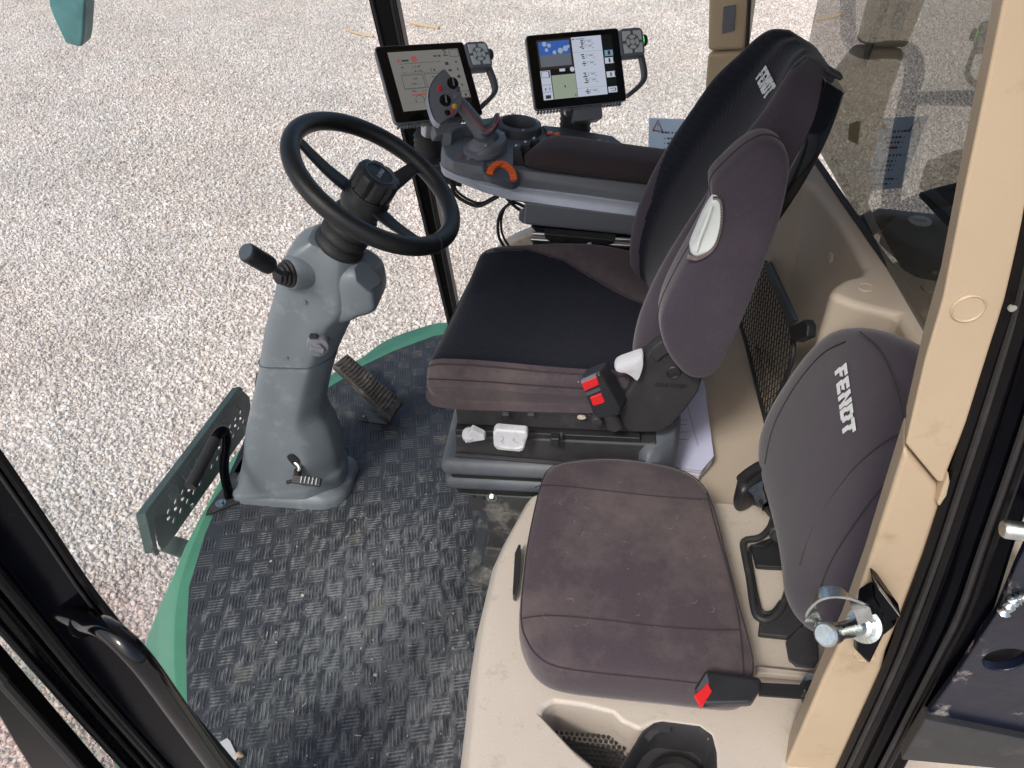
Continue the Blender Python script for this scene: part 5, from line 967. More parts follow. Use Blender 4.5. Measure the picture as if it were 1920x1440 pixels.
# ================================================================ TERMINALS
def terminal(label, c, ang, w_, h_, kind, mount):
    Rm_ = euler(*ang); c = A(c); L = lambda x, z, d=0.: c+Rm_@V(x, -d, z)
    ux, uz, un = Rm_@V(1, 0, 0), Rm_@V(0, 0, 1), Rm_@V(0, -1, 0)
    t = thing('display_terminal', label, 'monitor', tuple(c-uz*h_/2), 'display terminals on the console')
    bdy = build('housing', loft([[L(x, z, -.030) for x, z in rrect(w_*.94, h_*.92, .012, 3)], [L(x, z, -.018) for x, z in rrect(w_*.995, h_*.99, .010, 3)], [L(x, z, -.001) for x, z in rrect(w_, h_, .008, 3)]]), 'charcoal', t, 40)
    build('front_glass', loft([[L(x, z, -.001) for x, z in rrect(w_*.985, h_*.98, .007, 3)], [L(x, z, .0012) for x, z in rrect(w_*.98, h_*.975, .007, 3)]]), 'scrglass', t, 30)
    teeth = [box(L(x, -h_/2-.003, -.016), (.004, .014, .006), Rm_) for x in np.arange(-w_*.46, w_*.46, .0085)]
    build('vent_ridge', join(*teeth), 'charcoal', bdy, 0, kind='stuff')
    # picture area
    if kind == 'L': x0, x1, z0, z1 = -w_*.385, w_*.41, -h_*.36, h_*.41
    else: x0, x1, z0, z1 = -w_*.40, w_*.41, -h_*.38, h_*.42
    W, H = x1-x0, z1-z0; o = L(x0, z0, .0016)
    scr = [0]
    def fill(rects, m_, lv, nm='screen_print'):
        build(nm, quad2(o, ux*W, uz*H, rects, 0) if False else quad2(o+un*lv*.0002, ux*W, uz*H, rects, 0), m_, t, 0)
    def line(x0_, y0_, x1_, y1_, th=.006):
        return (x0_, y0_, x1_, y1_+th) if abs(y1_-y0_) < 1e-6 else (x0_, y0_, x0_+th, y1_)
    def frame(x0_, y0_, x1_, y1_): return [(x0_, y0_, x1_, y0_+.007), (x0_, y1_-.007, x1_, y1_), (x0_, y0_, x0_+.006, y1_), (x1_-.006, y0_, x1_, y1_)]
    rnd = random.Random(3 if kind == 'L' else 5)
    def digits(x, y, n, s=.02): return [(x+i*s*1.35, y, x+i*s*1.35+s*rnd.uniform(.3, .9), y+s*rnd.choice((1.6, 1.2, .5))) for i in range(n)]
    def icon(x, y, s=.06): return [(x+rnd.uniform(0, s*.6), y+rnd.uniform(0, s*.6), x+rnd.uniform(s*.5, s), y+rnd.uniform(s*.5, s)) for _ in range(3)]
    if kind == 'L':
        fill([(0, 0, 1, 1)], S['grey'], 0, 'screen')
        fill([(.87, .0, 1, .14), (.74, 0, 1, .05)], S['black'], 1)
        fill([line(.12, .79, .7, .79), line(.10, .62, .72, .62, .004), line(.1, .36, .72, .36, .004), line(.1, .13, .72, .13, .003)]+frame(.1, .37, .40, .60)+frame(.42, .37, .7, .60)+frame(.86, .86, .99, .99)+frame(.86, .15, .99, .26), S['dark'], 1)
        fill([(.16, .83, .26, .86), (.62, .88, .67, .905), (.69, .875, .725, .905)]+digits(.14, .72, 1, .05)+digits(.28, .72, 5)+digits(.14, .64, 2)+digits(.28, .64, 6)+digits(.53, .64, 2, .03)+digits(.24, .52, 3)+digits(.2, .43, 6)+digits(.52, .53, 2)+digits(.52, .43, 5)+digits(.2, .31, 3)+digits(.33, .31, 2, .03)+digits(.32, .17, 6)+digits(.36, .22, 3), S['dark'], 1)
        fill([(.18, .245, .72, .28)], S['redbar'], 2)
        fill([q for a, b in ((.76, .72), (.88, .74), (.88, .61), (.77, .60), (.88, .48), (.77, .47), (.88, .34), (.77, .30), (.9, .17)) for q in icon(a, b)], S['dark'], 1)
        build('screen_print', lathe(o+ux*W*.34+uz*H*.865+un*.0004, un, [(.008, 0), (.0001, .0002)], 18), S['redbar'], t, 0)
        tri = [o+ux*W*a+uz*H*b+un*.0004 for a, b in ((.09, .82), (.15, .82), (.125, .90))]; build('screen_print', ([tuple(p) for p in tri], [(0, 1, 2)]), S['redbar'], t, 0)
        gp = [o+ux*(W*.27+.011*math.cos(a))+uz*(H*.175+.011*math.sin(a)) + un*.0004 for a in np.linspace(-.6, 3.8, 14)]; build('screen_print', tube(gp, .0006, 4, 0), S['dark'], t, 0)
        M['_d'] = S['dark']; text('screen_symbol', '\u03a3', L(x0+W*.8, z0+H*.93, .002), ux, uz, .024, '_d', t, .0001)
    else:
        fill([(0, 0, 1, 1)], S['black'], 0, 'screen')
        fill([(.0, .50, .455, 1)], S['brown'], 1); fill([(.02, .72, .43, .97)], S['sky'], 2); fill([(.02, .55, .43, .745)], S['field'], 3)
        fill([(.46, 0, .86, 1)], S['white'], 1); fill([(.14, 0, .455, .40)], S['pale'], 2); fill([(0, .0, .13, .49)], S['white'], 2)
        fill(frame(.01, .37, .12, .48)+[(.105, .375, .12, .475), (.0, .25, .13, .255), (.0, .13, .13, .135), (.03, .02, .10, .08), (.035, .16, .05, .20), (.08, .18, .12, .187), (.095, .15, .1, .22)], S['dark'], 3)
        fill([(.255, .455, .33, .50)], S['white'], 2); fill([(.295, .18, .31, .22), (.42, .03, .44, .05)], S['dark'], 3)
        fill([(.47, .955, .50, .975), (.52, .96, .64, .97)], S['bluetxt'], 3)
        fill([(.46, .745, .86, .749), (.46, .14, .86, .144)], S['linegrey'], 3)
        for yy, n in ((.90, 1), (.82, 1), (.66, 0), (.54, 0), (.35, 1), (.25, 1), (.07, 0)):
            fill([(.57+rnd.uniform(-.01, .02), yy+d, .60+rnd.uniform(0, .02), yy+d+.018) for d in (0, -.03, .03)]+[(.63, yy-.02, .634, yy+.035), (.63, yy+.032, .74, yy+.036)], S['dark'], 3)
            fill([(.67, yy+.005, .72, yy+.02), (.72, yy-.025, .75, yy-.015)], S['linegrey'], 3)
        for yy, c_ in ((.64, 'cyan'), (.515, 'white'), (.28, 'white'), (.02, 'white')): fill([(.875, yy, .995, yy+.10)], S[c_], 2)
        fill([(.875, .65, .885, .74), (.925, .66, .96, .73), (.985, .525, .995, .61), (.925, .53, .95, .60), (.985, .29, .995, .37), (.925, .30, .945, .36), (.90, .085, .98, .095), (.968, .045, .98, .09), (.91, .04, .97, .05)], S['dark'], 3)
        build('screen_print', lathe(o+ux*W*.425+uz*H*.475+un*.0006, un, [(.006, 0), (.0001, .0002)], 16), S['white'], t, 0)
        cl = [((.10, .93), .06), ((.16, .90), .05), ((.12, .83), .045), ((.30, .80), .07), ((.37, .83), .07), ((.22, .78), .05), ((.41, .86), .04)]
        build('screen_cloud', join(*[lathe(o+ux*W*a[0]+uz*H*a[1]*1.0+un*.0005, un, [(r_*W*.5, 0), (.0001, .0001)], 14) for a, r_ in cl]), S['cloud'], t, 0)
    # keypad, rotary knob and handle on the right
    kx, kz = w_/2+.030, h_/2-.040
    kpd = build('keypad', loft([[L(kx+x*.92, kz+z*.92, -.026) for x, z in rrect(.066, .072, .012, 3)], [L(kx+x, kz+z, -.012) for x, z in rrect(.066, .072, .012, 3)], [L(kx+x, kz+z, .006) for x, z in rrect(.064, .070, .012, 3)], [L(kx+x*.95, kz+z*.95, .009) for x, z in rrect(.064, .070, .012, 3)]]), 'charcoal', t, 40)
    for sx in (-1, 1):
        for sz in (-1, 1):
            pts = [(.004, .027), (.025, .027), (.026, .004), (.019, .004), (.016, .012), (.011, .017), (.004, .019)]
            build('key', loft([[L(kx+sx*x*s, kz+sz*z*s, d) for x, z in pts] for s, d in ((1, .008), (1, .0105), (.97, .0115))]), 'lightgrey', kpd, 30)
    for a0 in (0, 90, 180, 270):
        rg = []
        for a in np.linspace(a0-33, a0+33, 6): rg.append((math.cos(R(a)), math.sin(R(a))))
        o2 = [(x*.0165, z*.0165) for x, z in rg]+[(x*.0085, z*.0085) for x, z in reversed(rg)]
        build('key', loft([[L(kx+x, kz+z, d) for x, z in o2] for d in (.008, .0112)]), 'lightgrey', kpd, 30)
    build('key', lathe(L(kx, kz, .008), un, [(.0065, 0), (.0065, .0035), (.005, .004), (.0001, .004)], 18), 'lightgrey', kpd, 40)
    kb = build('rotary_knob', lathe(L(kx+.030, kz+.006, -.008), ux, [(.013, .0), (.0145, .003), (.0145, .012), (.012, .015), (.0001, .015)], 24), 'blackpl', t, 40)
    build('knob_light', lathe(L(kx+.030, kz+.006, -.008), ux, [(.0148, .0), (.0152, .002), (.0148, .004)], 24, False), S['green'] if kind == 'R' else S['greendim'], kb, 40)
    hp = [L(kx+.026, kz-.02, -.012), L(kx+.030, kz-.05, -.012), L(kx+.031, kz-.075, -.012), L(kx+.026, kz-.092, -.012), L(kx+.008, kz-.108, -.014), L(kx-.022, kz-.126, -.016)]
    build('handle', ribbon(hp, .024, .011, ux*.7-uz*.7, 6), 'charcoal2', t, 40, bevel=.003)
    # mount: clamp block, bright tube and rubber bellows
    mt_ = A(mount); top = L(-w_*.02, -h_/2+.01, -.03); ax = nrm(top-mt_); ln = np.linalg.norm(top-mt_)
    build('clamp_block', loft([[L(x+.02, z-h_/2-.012, d) for x, z in rrect(.075, .045, .006, 2)] for d in (-.052, -.012)]), 'charcoal', t, 30, bevel=.002)
    build('mount_tube', tube([mt_+ax*ln*.72+V(-.012, 0, 0), top+V(-.012, 0, 0)], .02, 16, 0), 'alu', t)
    pf_ = []
    for i in range(6): hh = i*.014; pf_ += [(.040-.001*i, hh), (.043-.001*i, hh+.007)]
    build('bellows', lathe(mt_, (0, 0, 1), [(.03, -.01)]+pf_+[(.028, .088)], 28), 'blackrub', t, 60)
    return t
S = {k: emitm('screen_'+k, c, .46) for k, c in dict(grey=(136, 134, 131), black=(16, 17, 18), dark=(56, 58, 60), redbar=(172, 96, 96), brown=(58, 46, 44), white=(214, 222, 240), pale=(168, 180, 160), field=(112, 118, 128), cloud=(170, 190, 222), bluetxt=(70, 110, 160), linegrey=(140, 148, 168), cyan=(130, 170, 196)).items()}
S['green'] = emitm('knob_green_light', (60, 200, 90), 1.2); S['greendim'] = emitm('knob_green_dim', (24, 66, 52), .6)
S['sky'] = emitm('screen_sky', (60, 104, 186), .5)
terminal('left display terminal with a plain grey menu page, partly behind the joystick', (-.425, 1.85, .907), (R(40.2), R(-40.9), R(8.8)), .237, .194, 'L', (-0.4495,1.86,0.6938))
terminal('right display terminal showing a blue sky camera picture and white menu', (-.065, 1.95, .904), (R(21.2), R(-32.3), R(1.8)), .245, .181, 'R', (-0.0685,1.96,0.7397))

# ---- cables
for i, (pth, lab, r_) in enumerate((([(-0.3736,1.74,0.695),(-0.3683,1.74,0.6629),(-0.3423,1.74,0.6395),(-0.3082,1.74,0.6279),(-0.275,1.74,0.6432),(-0.255,1.74,0.6553)], 'dark braided cable looping below the front of the console', .005),
        ([(-0.1748,1.7,0.6407),(-0.208,1.7,0.6578),(-0.2373,1.7,0.6399),(-0.2528,1.7,0.6053),(-0.2524,1.7,0.5593),(-0.2345,1.7,0.5202),(-0.2188,1.7,0.4882)], 'pair of thin black cables hanging beside the driver seat cushion', .004))):
    c = build('cable', tube(pth, r_, 8, 8), 'blackrub', None, label=lab, cat='cable')
    if i: build('second_lead', tube([A(p)+V(.008, .006, .006) for p in pth], r_*.8, 8, 8), 'blackrub', c)
    else: build('second_lead', tube([A(p)+V(.004, .01, .003) for p in pth], r_*.7, 8, 8), 'blackrub', c)
c = build('cable', join(*[tube([A(p)+V(0, .01*k, -.006*k) for p in [(-0.2251,1.68,0.679),(-0.2098,1.68,0.6619),(-0.1929,1.68,0.6477),(-0.1796,1.68,0.642)]], .004, 7, 4) for k in range(3)]), 'blackrub', None, label='short bundle of black leads entering the box below the console', cat='cable')

# ---- notice on the side window
t = thing('notice', 'pale blue printed notice with red warning triangle on the side window', 'notice', (0.204,2.08,0.5927))
nq = [A(p) for p in [(0.1334,2.078,0.7318),(0.2785,2.078,0.7258),(0.3022,2.078,0.5082),(0.145,2.078,0.5235)]]
build('sheet', ([tuple(p) for p in nq], [(0, 1, 2, 3)]), 'sticker', t, 0)
ux_, uy_ = nq[1]-nq[0], nq[3]-nq[0]; o_ = nq[0]+V(0, -.0008, 0); rnd = random.Random(2); rc = []
for i, (x, y, n) in enumerate(((.24, .19, 5), (.36, .27, 5), (.36, .34, 5), (.36, .41, 4), (.24, .52, 4), (.36, .60, 3), (.36, .66, 3), (.36, .73, 4), (.22, .86, 3), (.3, .93, 5))):
    rc.append((x-.06, y-.01, x-.04, y+.008))
    for k in range(n): rc.append((x+k*.065, y-.016, x+k*.065+rnd.uniform(.03, .055), y+.012))
build('print', quad2(o_, ux_, uy_, rc), 'print', t, 0)
build('print', quad2(o_+V(0, -.0004, 0), ux_, uy_, [(.36, .40, .56, .425)]), 'redline', t, 0)
M['wtri'] = mat('warning_red_print', (176, 72, 62), .7)
tr = [o_+ux_*a+uy_*b for a, b in ((.08, .17), (.26, .17), (.17, .03), (.08, .17))]; build('triangle', tube(tr, .0022, 5, 0), 'wtri', t, 0)
build('print', quad2(o_, ux_, uy_, [(.164, .07, .176, .12), (.164, .135, .176, .148)]), 'print', t, 0)
build('pen_drawing', ribbon([o_+ux_*a+uy_*b+V(0, -.001, 0) for a, b in ((.66, .15), (.78, .10), (.92, .045))], .012, .001, V(0, -1, 0), 3), 'wtri', t, 0)

# ---- stack of papers on the luggage floor
t = thing('paper_stack', 'thick stack of printed white papers lying behind the driver seat', 'papers', (0.2286,1.2604,0.29))
po = [(0.2396,1.457,0.322),(0.2781,1.4219,0.322),(0.2685,1.1664,0.322),(0.2373,1.1228,0.322),(0.1565,1.1362,0.322),(0.172,1.2151,0.322),(0.2069,1.3541,0.322)]
for i in range(7):
    c_ = sum(A(p) for p in po)/len(po); a_ = R(rnd.uniform(-2, 2)); d_ = V(rnd.uniform(-.002, .003), rnd.uniform(-.005, .003), 0)
    q = [c_+A(((p_-c_)[0]*math.cos(a_)-(p_-c_)[1]*math.sin(a_), (p_-c_)[0]*math.sin(a_)+(p_-c_)[1]*math.cos(a_), 0))+d_+V(0, 0, -.034+.0057*i) for p_ in map(A, po)]
    build('sheaf', prism(q, (0, 0, .0048)), 'paper' if i == 6 else 'paperedge', t, 30, bevel=.0006)
o_ = A((0.1781,1.1845,0.3276)); rc = [(.01, .008*i, .01+rnd.uniform(.01, .045), .008*i+.0014) for i in range(1, 16) if i % 4]+[(.062, .004+.006*i, .065, .006+.006*i) for i in range(24)]
build('print', quad2(o_+V(0, 0, .0008), (1, .1, 0), (-.1, 1, 0), rc), 'print', t, 0)

# ================================================================ JUMP SEAT
t = thing('jump_seat', 'folding jump seat in dusty brown violet fabric on the beige storage box', 'seat', (.08, .8, .36))
JO = [(-0.0915,0.9422,0.452),(-0.0747,0.9935,0.452),(-0.0289,1.0153,0.452),(0.0491,1.0264,0.452),(0.1314,1.0189,0.452),(0.1891,0.9987,0.452),(0.2199,0.9639,0.452),(0.2331,0.9103,0.452),(0.2426,0.818,0.452),(0.2526,0.7129,0.452),(0.2607,0.6381,0.452),(0.2615,0.5989,0.452),(0.2493,0.5719,0.452),(0.22,0.5637,0.452),(0.1279,0.5657,0.452),(0.0259,0.568,0.452),(-0.0367,0.5729,0.452),(-0.0686,0.5877,0.452),(-0.0893,0.6156,0.452),(-0.1011,0.6503,0.452),(-0.1045,0.7204,0.452),(-0.1029,0.821,0.452)]
jf = build('seat_cushion', pad(JO, (0, 0, 1), [(.93, -.082), (.985, -.075), (1.0, -.055), (1.004, -.028), (.995, -.008), (.975, .002), (.94, .007), (.8, .011), (.55, .014), (.25, .015), (.05, .015)], 4), 'fabric', t, 80, sub=1)
build('edge_seam', tube(ringpath(JO, (0, 0, 1), .978, .0015, 4), .0011, 6, 0), 'seam', jf)
for s_ in ([(-0.0968,0.9234,0.4665),(-0.0704,0.9319,0.4665),(0.0289,0.9256,0.4665),(0.126,0.9181,0.4665),(0.2213,0.916,0.4665)], [(-0.0977,0.6463,0.4665),(-0.0518,0.6557,0.4665),(0.0322,0.6549,0.4665),(0.1147,0.6503,0.4665),(0.1959,0.6504,0.4665),(0.2405,0.6541,0.4665)]):
    build('cross_seam', tube(s_, .0012, 6, 5), 'seam', jf)
build('side_seam', tube([(0.2186,0.9338,0.4635),(0.2283,0.8423,0.4635),(0.2395,0.7445,0.4635),(0.2437,0.6571,0.4635),(0.2386,0.574,0.4635)], .0011, 6, 5), 'seam', jf)
jn_ = nrm((-.97, 0, .236)); JB = [(0.431,1.0527,0.7619),(0.4197,1.101,0.7154),(0.4034,1.129,0.6483),(0.3834,1.1413,0.5664),(0.3646,1.1413,0.4887),(0.3507,1.1145,0.4318),(0.3454,1.0532,0.41),(0.3469,0.9648,0.4162),(0.3481,0.8611,0.4213),(0.3466,0.7868,0.415),(0.3453,0.7483,0.4097),(0.3489,0.7042,0.4243),(0.3577,0.6591,0.4606),(0.3703,0.6287,0.5124),(0.3905,0.6462,0.5955),(0.4154,0.7062,0.6979),(0.4351,0.7602,0.7788),(0.4522,0.8235,0.8489),(0.4518,0.879,0.8473),(0.4472,0.9336,0.8283),(0.4402,0.9948,0.7996)]
jcn = sum(A(p) for p in JB)/len(JB)
jb = build('backrest', pad(JB, jn_, [(.93, -.055), (.985, -.045), (1.0, -.02), (1.0, -.005), (.98, .008), (.93, .016), (.8, .020), (.5, .022), (.2, .023), (.05, .023)], 4), 'fabric2', t, 80, sub=1)
def onback(s): return [A(p)+jn_*.0 for p in s]
for s_ in ([(0.3356,1.0192,0.4601),(0.3489,1.0661,0.5147),(0.3715,1.076,0.6075),(0.3939,1.0545,0.6993),(0.4089,1.0111,0.7611)], [(0.4174,0.9899,0.7961),(0.4227,0.916,0.8179),(0.4229,0.8411,0.8187),(0.4208,0.7894,0.8099),(0.4191,0.7648,0.8032)],
           [(0.4163,0.7645,0.7915),(0.4061,0.7825,0.7498),(0.3901,0.7976,0.6839),(0.3724,0.7973,0.6114),(0.3565,0.7864,0.5458),(0.3448,0.7591,0.4978)], [(0.4117,0.7247,0.7729),(0.3957,0.7257,0.707),(0.3773,0.7197,0.6314),(0.3602,0.7043,0.5612),(0.3462,0.6678,0.5036)]):
    build('seam', tube(s_, .0011, 6, 6), 'stitch' if False else 'seam', jb)
wo = A((0.3946,0.9774,0.7229))
wordmark(wo, (-.06, -1, -.24), nrm((.236, -.2, .97)), .033, jb)
rf = random.Random(21); lint = []
for i in range(26):
    x, y = rf.uniform(-.07, .24), rf.uniform(.63, .95); a_ = rf.uniform(0, 6.28); L_ = rf.uniform(.002, .006)
    lint.append(tube([(x, y, .4665), (x+L_*math.cos(a_), y+L_*math.sin(a_), .4672), (x+2*L_*math.cos(a_+.7), y+2*L_*math.sin(a_+.7), .4665)], .00015, 3, 2))
M['lint'] = mat('pale_lint', (170, 162, 158), .9)
build('lint', join(*lint), 'lint', jf, 0, kind='stuff')
# hinge frame
fr = build('hinge_frame', tube([(0.3702,0.9641,0.385),(0.3569,0.9552,0.385),(0.3435,0.926,0.385),(0.3215,0.9018,0.385),(0.2922,0.891,0.385),(0.2894,0.8548,0.385),(0.2907,0.8091,0.385),(0.2897,0.7497,0.385),(0.2951,0.7316,0.385),(0.3104,0.7288,0.385),(0.3282,0.7425,0.385),(0.3424,0.7644,0.385),(0.3542,0.792,0.385)], .0062, 10, 4), 'blackdusty', t)
build('inner_edge', tube([(0.3649,0.938,0.38),(0.348,0.9053,0.38),(0.3259,0.8865,0.38),(0.302,0.8798,0.38),(0.2993,0.8189,0.38),(0.3012,0.756,0.38),(0.3083,0.7441,0.38),(0.3232,0.7494,0.38),(0.3389,0.7695,0.38)], .0035, 8, 4), 'blackpl', fr)
build('cross_plate', prism([(0.3068,0.8909,0.366),(0.3519,0.9141,0.366),(0.4075,0.9525,0.366),(0.3876,0.8448,0.366),(0.3312,0.8428,0.366),(0.3088,0.8434,0.366)], (0, 0, .012)), 'blackpl', t, 30, bevel=.003)
build('side_plate', prism([(0.2912,0.7014,0.372),(0.3,0.7382,0.372),(0.3277,0.7405,0.372),(0.3577,0.787,0.372),(0.3875,0.7556,0.372),(0.363,0.7181,0.372),(0.3382,0.6994,0.372)], (0, 0, .012)), 'blackdusty', t, 30, bevel=.003)
build('release_flap', prism([(0.3295,0.6841,0.39),(0.3567,0.7135,0.39),(0.3845,0.7079,0.39),(0.3757,0.6562,0.39),(0.3665,0.6427,0.39),(0.3388,0.6422,0.39),(0.3291,0.6523,0.39)], (0, 0, .006)), 'blackdusty', t, 30, bevel=.002)
build('pivot', lathe((0.3533,0.9022,0.4), (-.2, -.9, .3), [(.017, -.01), (.017, .004), (.012, .006), (.011, .012), (.0001, .013)], 22), 'blackdusty', t)
build('link_plate', prism([(0.3316,0.9618,0.4),(0.3761,0.9809,0.4),(0.3726,0.9036,0.4),(0.3444,0.9367,0.4)], (0, 0, .01)), 'blackpl', t, 0)
build('rail', prism([(0.282,0.6496,0.363),(0.3762,0.6457,0.363),(0.3786,0.6333,0.363),(0.28,0.6357,0.363)], (0, 0, .014)), 'beigegrey', t, 30, bevel=.004)

# ---- buckle of the jump seat belt
t = thing('seat_belt_buckle', 'black seat belt buckle with red release beside the jump seat cushion', 'buckle', (0.2123,0.5521,0.47))
bb = build('housing', loft([[A(p) for p in [(0.1624,0.5468,0.475),(0.1826,0.5787,0.475),(0.2614,0.573,0.475),(0.2589,0.5559,0.475),(0.2402,0.5277,0.475),(0.1706,0.5201,0.475)]], [A(p) for p in [(0.162,0.5369,0.497),(0.1815,0.5649,0.497),(0.2534,0.5589,0.497),(0.2514,0.5453,0.497),(0.2344,0.5223,0.497),(0.1733,0.5156,0.497)]]]), 'blackpl', t, 40, bevel=.005, seg=3)
bo = [A(p) for p in [(0.1601,0.5313,0.497),(0.1814,0.5552,0.497),(0.1828,0.5317,0.497),(0.1671,0.5112,0.497)]]
build('red_button', prism([tuple(p) for p in [(0.1594,0.5266,0.5),(0.1719,0.537,0.5),(0.1794,0.5463,0.5),(0.184,0.5334,0.5),(0.1673,0.509,0.5)]], (0, 0, -.008)), 'red', bb, 30, bevel=.001)
build('latch_mouth', prism([tuple(p) for p in [(0.1606,0.5306,0.4985),(0.1795,0.5607,0.4985),(0.1818,0.5465,0.4985),(0.1721,0.5362,0.4985)]], (0, 0, -.008)), 'charcoal2', bb, 0)
build('stalk', prism([(0.2659,0.583,0.44),(0.3359,0.5848,0.44),(0.3319,0.5641,0.44),(0.2614,0.5629,0.44)], (0, 0, .004)), 'blackpl', t, 30)
for q in ((0.3455,0.5917,0.43), (0.338,0.5646,0.44)): bolt(q, (.1, -.5, 1), .010, t)
build('strap_loop', ribbon([(0.3249,0.5778,0.45),(0.3412,0.5841,0.45),(0.3562,0.5837,0.45)], .012, .003, V(0, 0, 1)), 'blackpl', t)

# ---- belt reel and tongue beside the jump seat back
t = thing('belt_reel', 'black belt reel cover with steel tongue left of the jump seat back', 'seat belt', (0.3174,1.0249,0.4))
build('cover', pad([(0.2861,0.9948,0.42),(0.2943,1.0204,0.42),(0.3134,1.0416,0.42),(0.3342,1.059,0.42),(0.3481,1.0556,0.42),(0.3472,1.0226,0.42),(0.3249,0.9934,0.42),(0.3047,0.9771,0.42),(0.2908,0.9761,0.42)], (0, 0, 1), [(.95, -.05), (1, -.04), (1, 0), (.9, .010), (.5, .013)], 4), 'blackpl', t, 60)
build('belt_roll', tube([(0.2929,0.9972,0.436),(0.3092,1.015,0.436),(0.3274,1.0303,0.436)], .011, 14, 3), 'blackrub', t)
tg = build('tongue', prism([(0.2996,0.9612,0.445),(0.3032,0.9667,0.445),(0.3276,0.9873,0.445),(0.3302,0.9847,0.445),(0.3262,0.9644,0.445),(0.3296,0.936,0.445),(0.3139,0.9196,0.445),(0.3089,0.9243,0.445),(0.3067,0.9499,0.445)], (0, 0, .003)), 'zinc', t, 30, bevel=.001)
build('tongue_slot', prism([(0.3138,0.9367,0.4488),(0.3221,0.9411,0.4488),(0.3224,0.9309,0.4488),(0.3152,0.9266,0.4488)], (0, 0, .0006)), 'blackpl', tg, 0)
build('slot_cover', prism([(0.3474,1.0412,0.4),(0.3616,1.0139,0.4),(0.3589,0.9664,0.4),(0.3304,0.9538,0.4),(0.342,0.9784,0.4)], (0, 0, .01)), 'blackpl', t, 0)

# ---- door striker: saddle bracket, steel bolt, clear clip
t = thing('door_striker', 'black saddle bracket with zinc striker bolt on the door pillar', 'striker', (0.3049,0.48,0.7702))
build('saddle', loft([[A(p) for p in [(0.2886,0.492,0.8181),(0.2997,0.492,0.8374),(0.3451,0.492,0.7709),(0.3367,0.492,0.7466),(0.3371,0.492,0.6724),(0.3099,0.492,0.7096)]], [A(p)+V(0, -.012, 0) for p in [(0.2931,0.492,0.8109),(0.3018,0.492,0.8235),(0.3376,0.492,0.7679),(0.3307,0.492,0.7479),(0.3321,0.492,0.6895),(0.3116,0.492,0.7144)]]]), 'blackgloss', t, 30, bevel=.004)
build('fold', prism([(0.2885,0.476,0.8588),(0.2983,0.476,0.8489),(0.3352,0.476,0.7958),(0.3345,0.476,0.7907),(0.3241,0.476,0.7771),(0.3003,0.476,0.8258)], (.002, .016, 0)), 'blackgloss', t, 30, bevel=.003)
build('bare_edge', prism([(0.2878,0.472,0.8635),(0.2916,0.472,0.8567),(0.3295,0.472,0.8043),(0.3321,0.472,0.7987),(0.2999,0.472,0.8429)], (0, .006, 0)), 'zinc', t, 0)
sx0, sx1 = A((0.3046,0.477,0.7729)), A((0.2395,0.425,0.8309)); ax_ = sx1-sx0; ln = np.linalg.norm(ax_)
build('striker_bolt', lathe(sx0, ax_, [(.019, 0), (.019, .004), (.0135, .005), (.0135, .018), (.0095, .020), (.0085, ln*.75), (.0115, ln*.82), (.012, ln), (.010, ln+.002), (.0001, ln+.002)], 24), 'zinc', t, 30)
build('hex_nut', lathe(sx0, ax_, [(.015, .004), (.015, .016), (.012, .018)], 6), 'zinc', t, 20)
build('clip', ribbon([(0.2888,0.455,0.8131),(0.2767,0.455,0.8404),(0.2628,0.455,0.8554),(0.2484,0.455,0.8601),(0.2363,0.455,0.855),(0.2314,0.455,0.8396),(0.2333,0.455,0.8207),(0.2397,0.455,0.8058),(0.2427,0.455,0.8092)], .016, .0025, V(-.5, .3, 1), 6), 'zinc', t, 60)

# ================================================================ BEHIND THE REAR GLASS
t = thing('hand_rail', 'bent dark hand rail outside seen through the rear window', 'rail', (1.0,2.5838,0.5458))
build('tube', tube([(1.0,3.8539,1.0288),(1.0,3.4888,0.6999),(1.0,3.3794,0.6047),(1.0,3.2532,0.5858),(1.0,3.0673,0.6184),(1.0,2.8617,0.6821),(1.0,2.7013,0.7207),(1.0,2.6163,0.7105),(1.0,2.5797,0.6685),(1.0,2.5665,0.5874),(1.0,2.5261,0.4591),(1.0,2.4754,0.3292),(1.0,2.3973,0.2085)], .03, 14, 6), 'blacksatin', t)
t = thing('hand_rail', 'straight dark outside rail behind the rear window by the door pillar', 'rail', (1.05,2.3957,0.672))
build('tube', tube([(1.05,2.7153,0.5621),(1.05,2.3969,0.6732),(1.05,2.0415,0.7952)], .022, 12, 2), 'blacksatin', t)
t = thing('rear_device', 'black engine bay device with a round white sticker outside the rear window', 'device', (.75, 1.2, .5))
M['deviceblk'] = mat('dusty_dark_device', (40, 42, 46), .45, var=(16, .3), dust=((110, 106, 96), 12, .5, .75, .6))
dv = [(0.6797,1.6725,0.62),(0.7294,1.7422,0.62),(0.799,1.7667,0.62),(0.9728,1.8352,0.62),(0.9577,1.6942,0.62),(0.8985,1.5667,0.62),(0.7887,1.5438,0.62),(0.7268,1.5654,0.62),(0.7008,1.5962,0.62)]
build('housing', prism(dv, (0, 0, -.05)), 'deviceblk', t, 40, bevel=.012, seg=3)
build('arm', tube([(0.6162,1.6679,0.6),(0.6834,1.7377,0.6),(0.7759,1.7971,0.6),(0.8749,1.868,0.6),(1.031,1.9402,0.6)], .03, 10, 5), 'blackpl', t)
stk = A((0.7716,1.6991,0.623)); d0_ = build('sticker', lathe(stk, (0, 0, 1), [(.026, -.002), (.026, .001), (.0001, .001)], 30), 'white', t)
build('sticker_print', quad2(stk+V(0, 0, .0016), (1, -.3, 0), (.3, 1, 0), [(-.014+.0045*i, -.004, -.0112+.0045*i, .004) for i in range(6)]), 'print', d0_, 0)
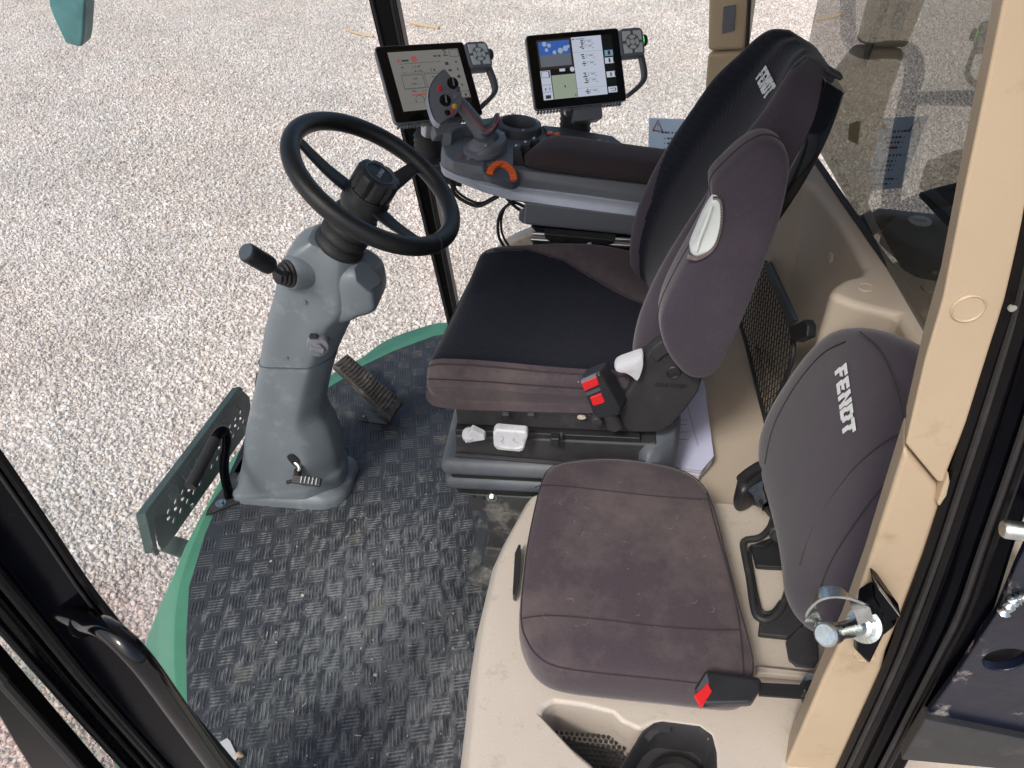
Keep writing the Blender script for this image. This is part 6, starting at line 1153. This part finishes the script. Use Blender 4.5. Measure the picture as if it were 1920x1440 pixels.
build('lower_shell', prism([(0.7302,1.7164,0.5),(0.79,1.7451,0.5),(0.9756,1.7258,0.5),(0.8633,1.3846,0.5),(0.7871,1.4202,0.5),(0.7769,1.5144,0.5)], (0, 0, -.06)), 'deviceblk', t, 40, bevel=.02, seg=3)
build('brass_cap', lathe((0.7613,1.662,0.58), (0, 0, 1), [(.008, 0), (.008, .01), (.004, .014)], 8), 'wood', t)
build('brass_cap', lathe((0.807,1.6143,0.53), (0, 0, 1), [(.008, 0), (.008, .01), (.004, .014)], 8), 'wood', t)
build('rear_deck', hexa([(.60, .5, -.3), (2.2, .5, -.3), (2.2, 2.3, -.3), (.60, 2.3, -.3)], [(.60, .5, .38), (2.2, .5, .30), (2.2, 2.0, .30), (.60, 1.75, .38)]), 'deviceblk', None, 30, bevel=.03, label='dark dusty machine deck outside below the rear window', cat='machine deck')
t = build('safety_sticker', prism([(0.5908,1.8233,0.8114),(0.5712,1.698,0.8659),(0.5553,1.6322,0.8391),(0.5764,1.7578,0.7984)], (.003, 0, 0)), 'yellowstick', None, 0, label='yellow safety sticker seen through the rear window', cat='sticker')

# ================================================================ SMALL THINGS
t = build('teal_reflection', prism([(-1.2583,1.75,1.1932),(-1.2859,1.75,1.1168),(-1.2875,1.75,1.0883),(-1.285,1.75,1.059),(-1.2835,1.75,1.0328),(-1.2468,1.75,1.0227),(-1.232,1.75,1.0465),(-1.2024,1.75,1.1042),(-1.1586,1.75,1.1912)], (.01, .04, .01)), 'teal', None, 40, bevel=.006, label='teal glossy shape standing in for a windscreen reflection at the top left', cat='panel')  # solid shape added where the windscreen shows a greenish reflection
for s_, lab in (("770,42 790,47 823,53", 'dry stick on the gravel above the left terminal'), ("648,55 668,62 700,69", 'pale dry stick on the gravel left of the far pillar')):
    pass
build('stick', tube([(-3.3754,13.6635,-1.87),(-3.1476,13.4803,-1.87),(-2.7979,13.2622,-1.87)], .03, 8, 4), 'wood', None, label='dry stick on the gravel above the left terminal', cat='stick')
build('stick', tube([(-4.441,13.2789,-1.87),(-4.185,13.0375,-1.87),(-3.8263,12.799,-1.87)], .025, 8, 4), 'wood', None, label='pale dry stick on the gravel left of the far pillar', cat='stick')
build('card', prism([(-0.7229,0.6041,0.004),(-0.711,0.6137,0.004),(-0.7018,0.6081,0.004),(-0.674,0.5789,0.004),(-0.6772,0.5703,0.004)], (0, 0, .001)), 'white', None, 0, label='small white card on the mat at the door post', cat='card')
rv_ = rockvf(4); q = A((-0.6705,0.5816,0.008)); build('pebble', ([tuple(q+A(v_)*.009) for v_ in rv_[0]], rv_[1]), 'wood', None, 50, label='small tan pebble on the mat next to the white card', cat='pebble')
rnd = random.Random(11); db = []
for i in range(150):
    x, y = rnd.gauss(-.42, .2), rnd.gauss(.85, .28)
    if not inpoly(x, y, mo) or x > -.25: continue
    s_ = rnd.uniform(.0006, .002) if i > 8 else rnd.uniform(.002, .0038); a_ = rnd.uniform(0, 6.28); L_ = rnd.choice((1, 1, 1, 2, 5)) if s_ < .0013 else 1
    db.append(box((x, y, .002+s_*.5), (s_*2*L_, s_*1.3, s_), [[math.cos(a_), -math.sin(a_), 0], [math.sin(a_), math.cos(a_), 0], [0, 0, 1]]))
M['crumb'] = mat('pale_crumbs', (190, 182, 168), .9)
build('crumbs', join(*db), 'crumb', None, 0, kind='stuff', label='pale grit and straw crumbs scattered over the rubber mat', cat='crumbs')

# ================================================================ RENDER SETTINGS
scene.render.engine = 'CYCLES'
scene.cycles.max_bounces = 8; scene.cycles.transparent_max_bounces = 12
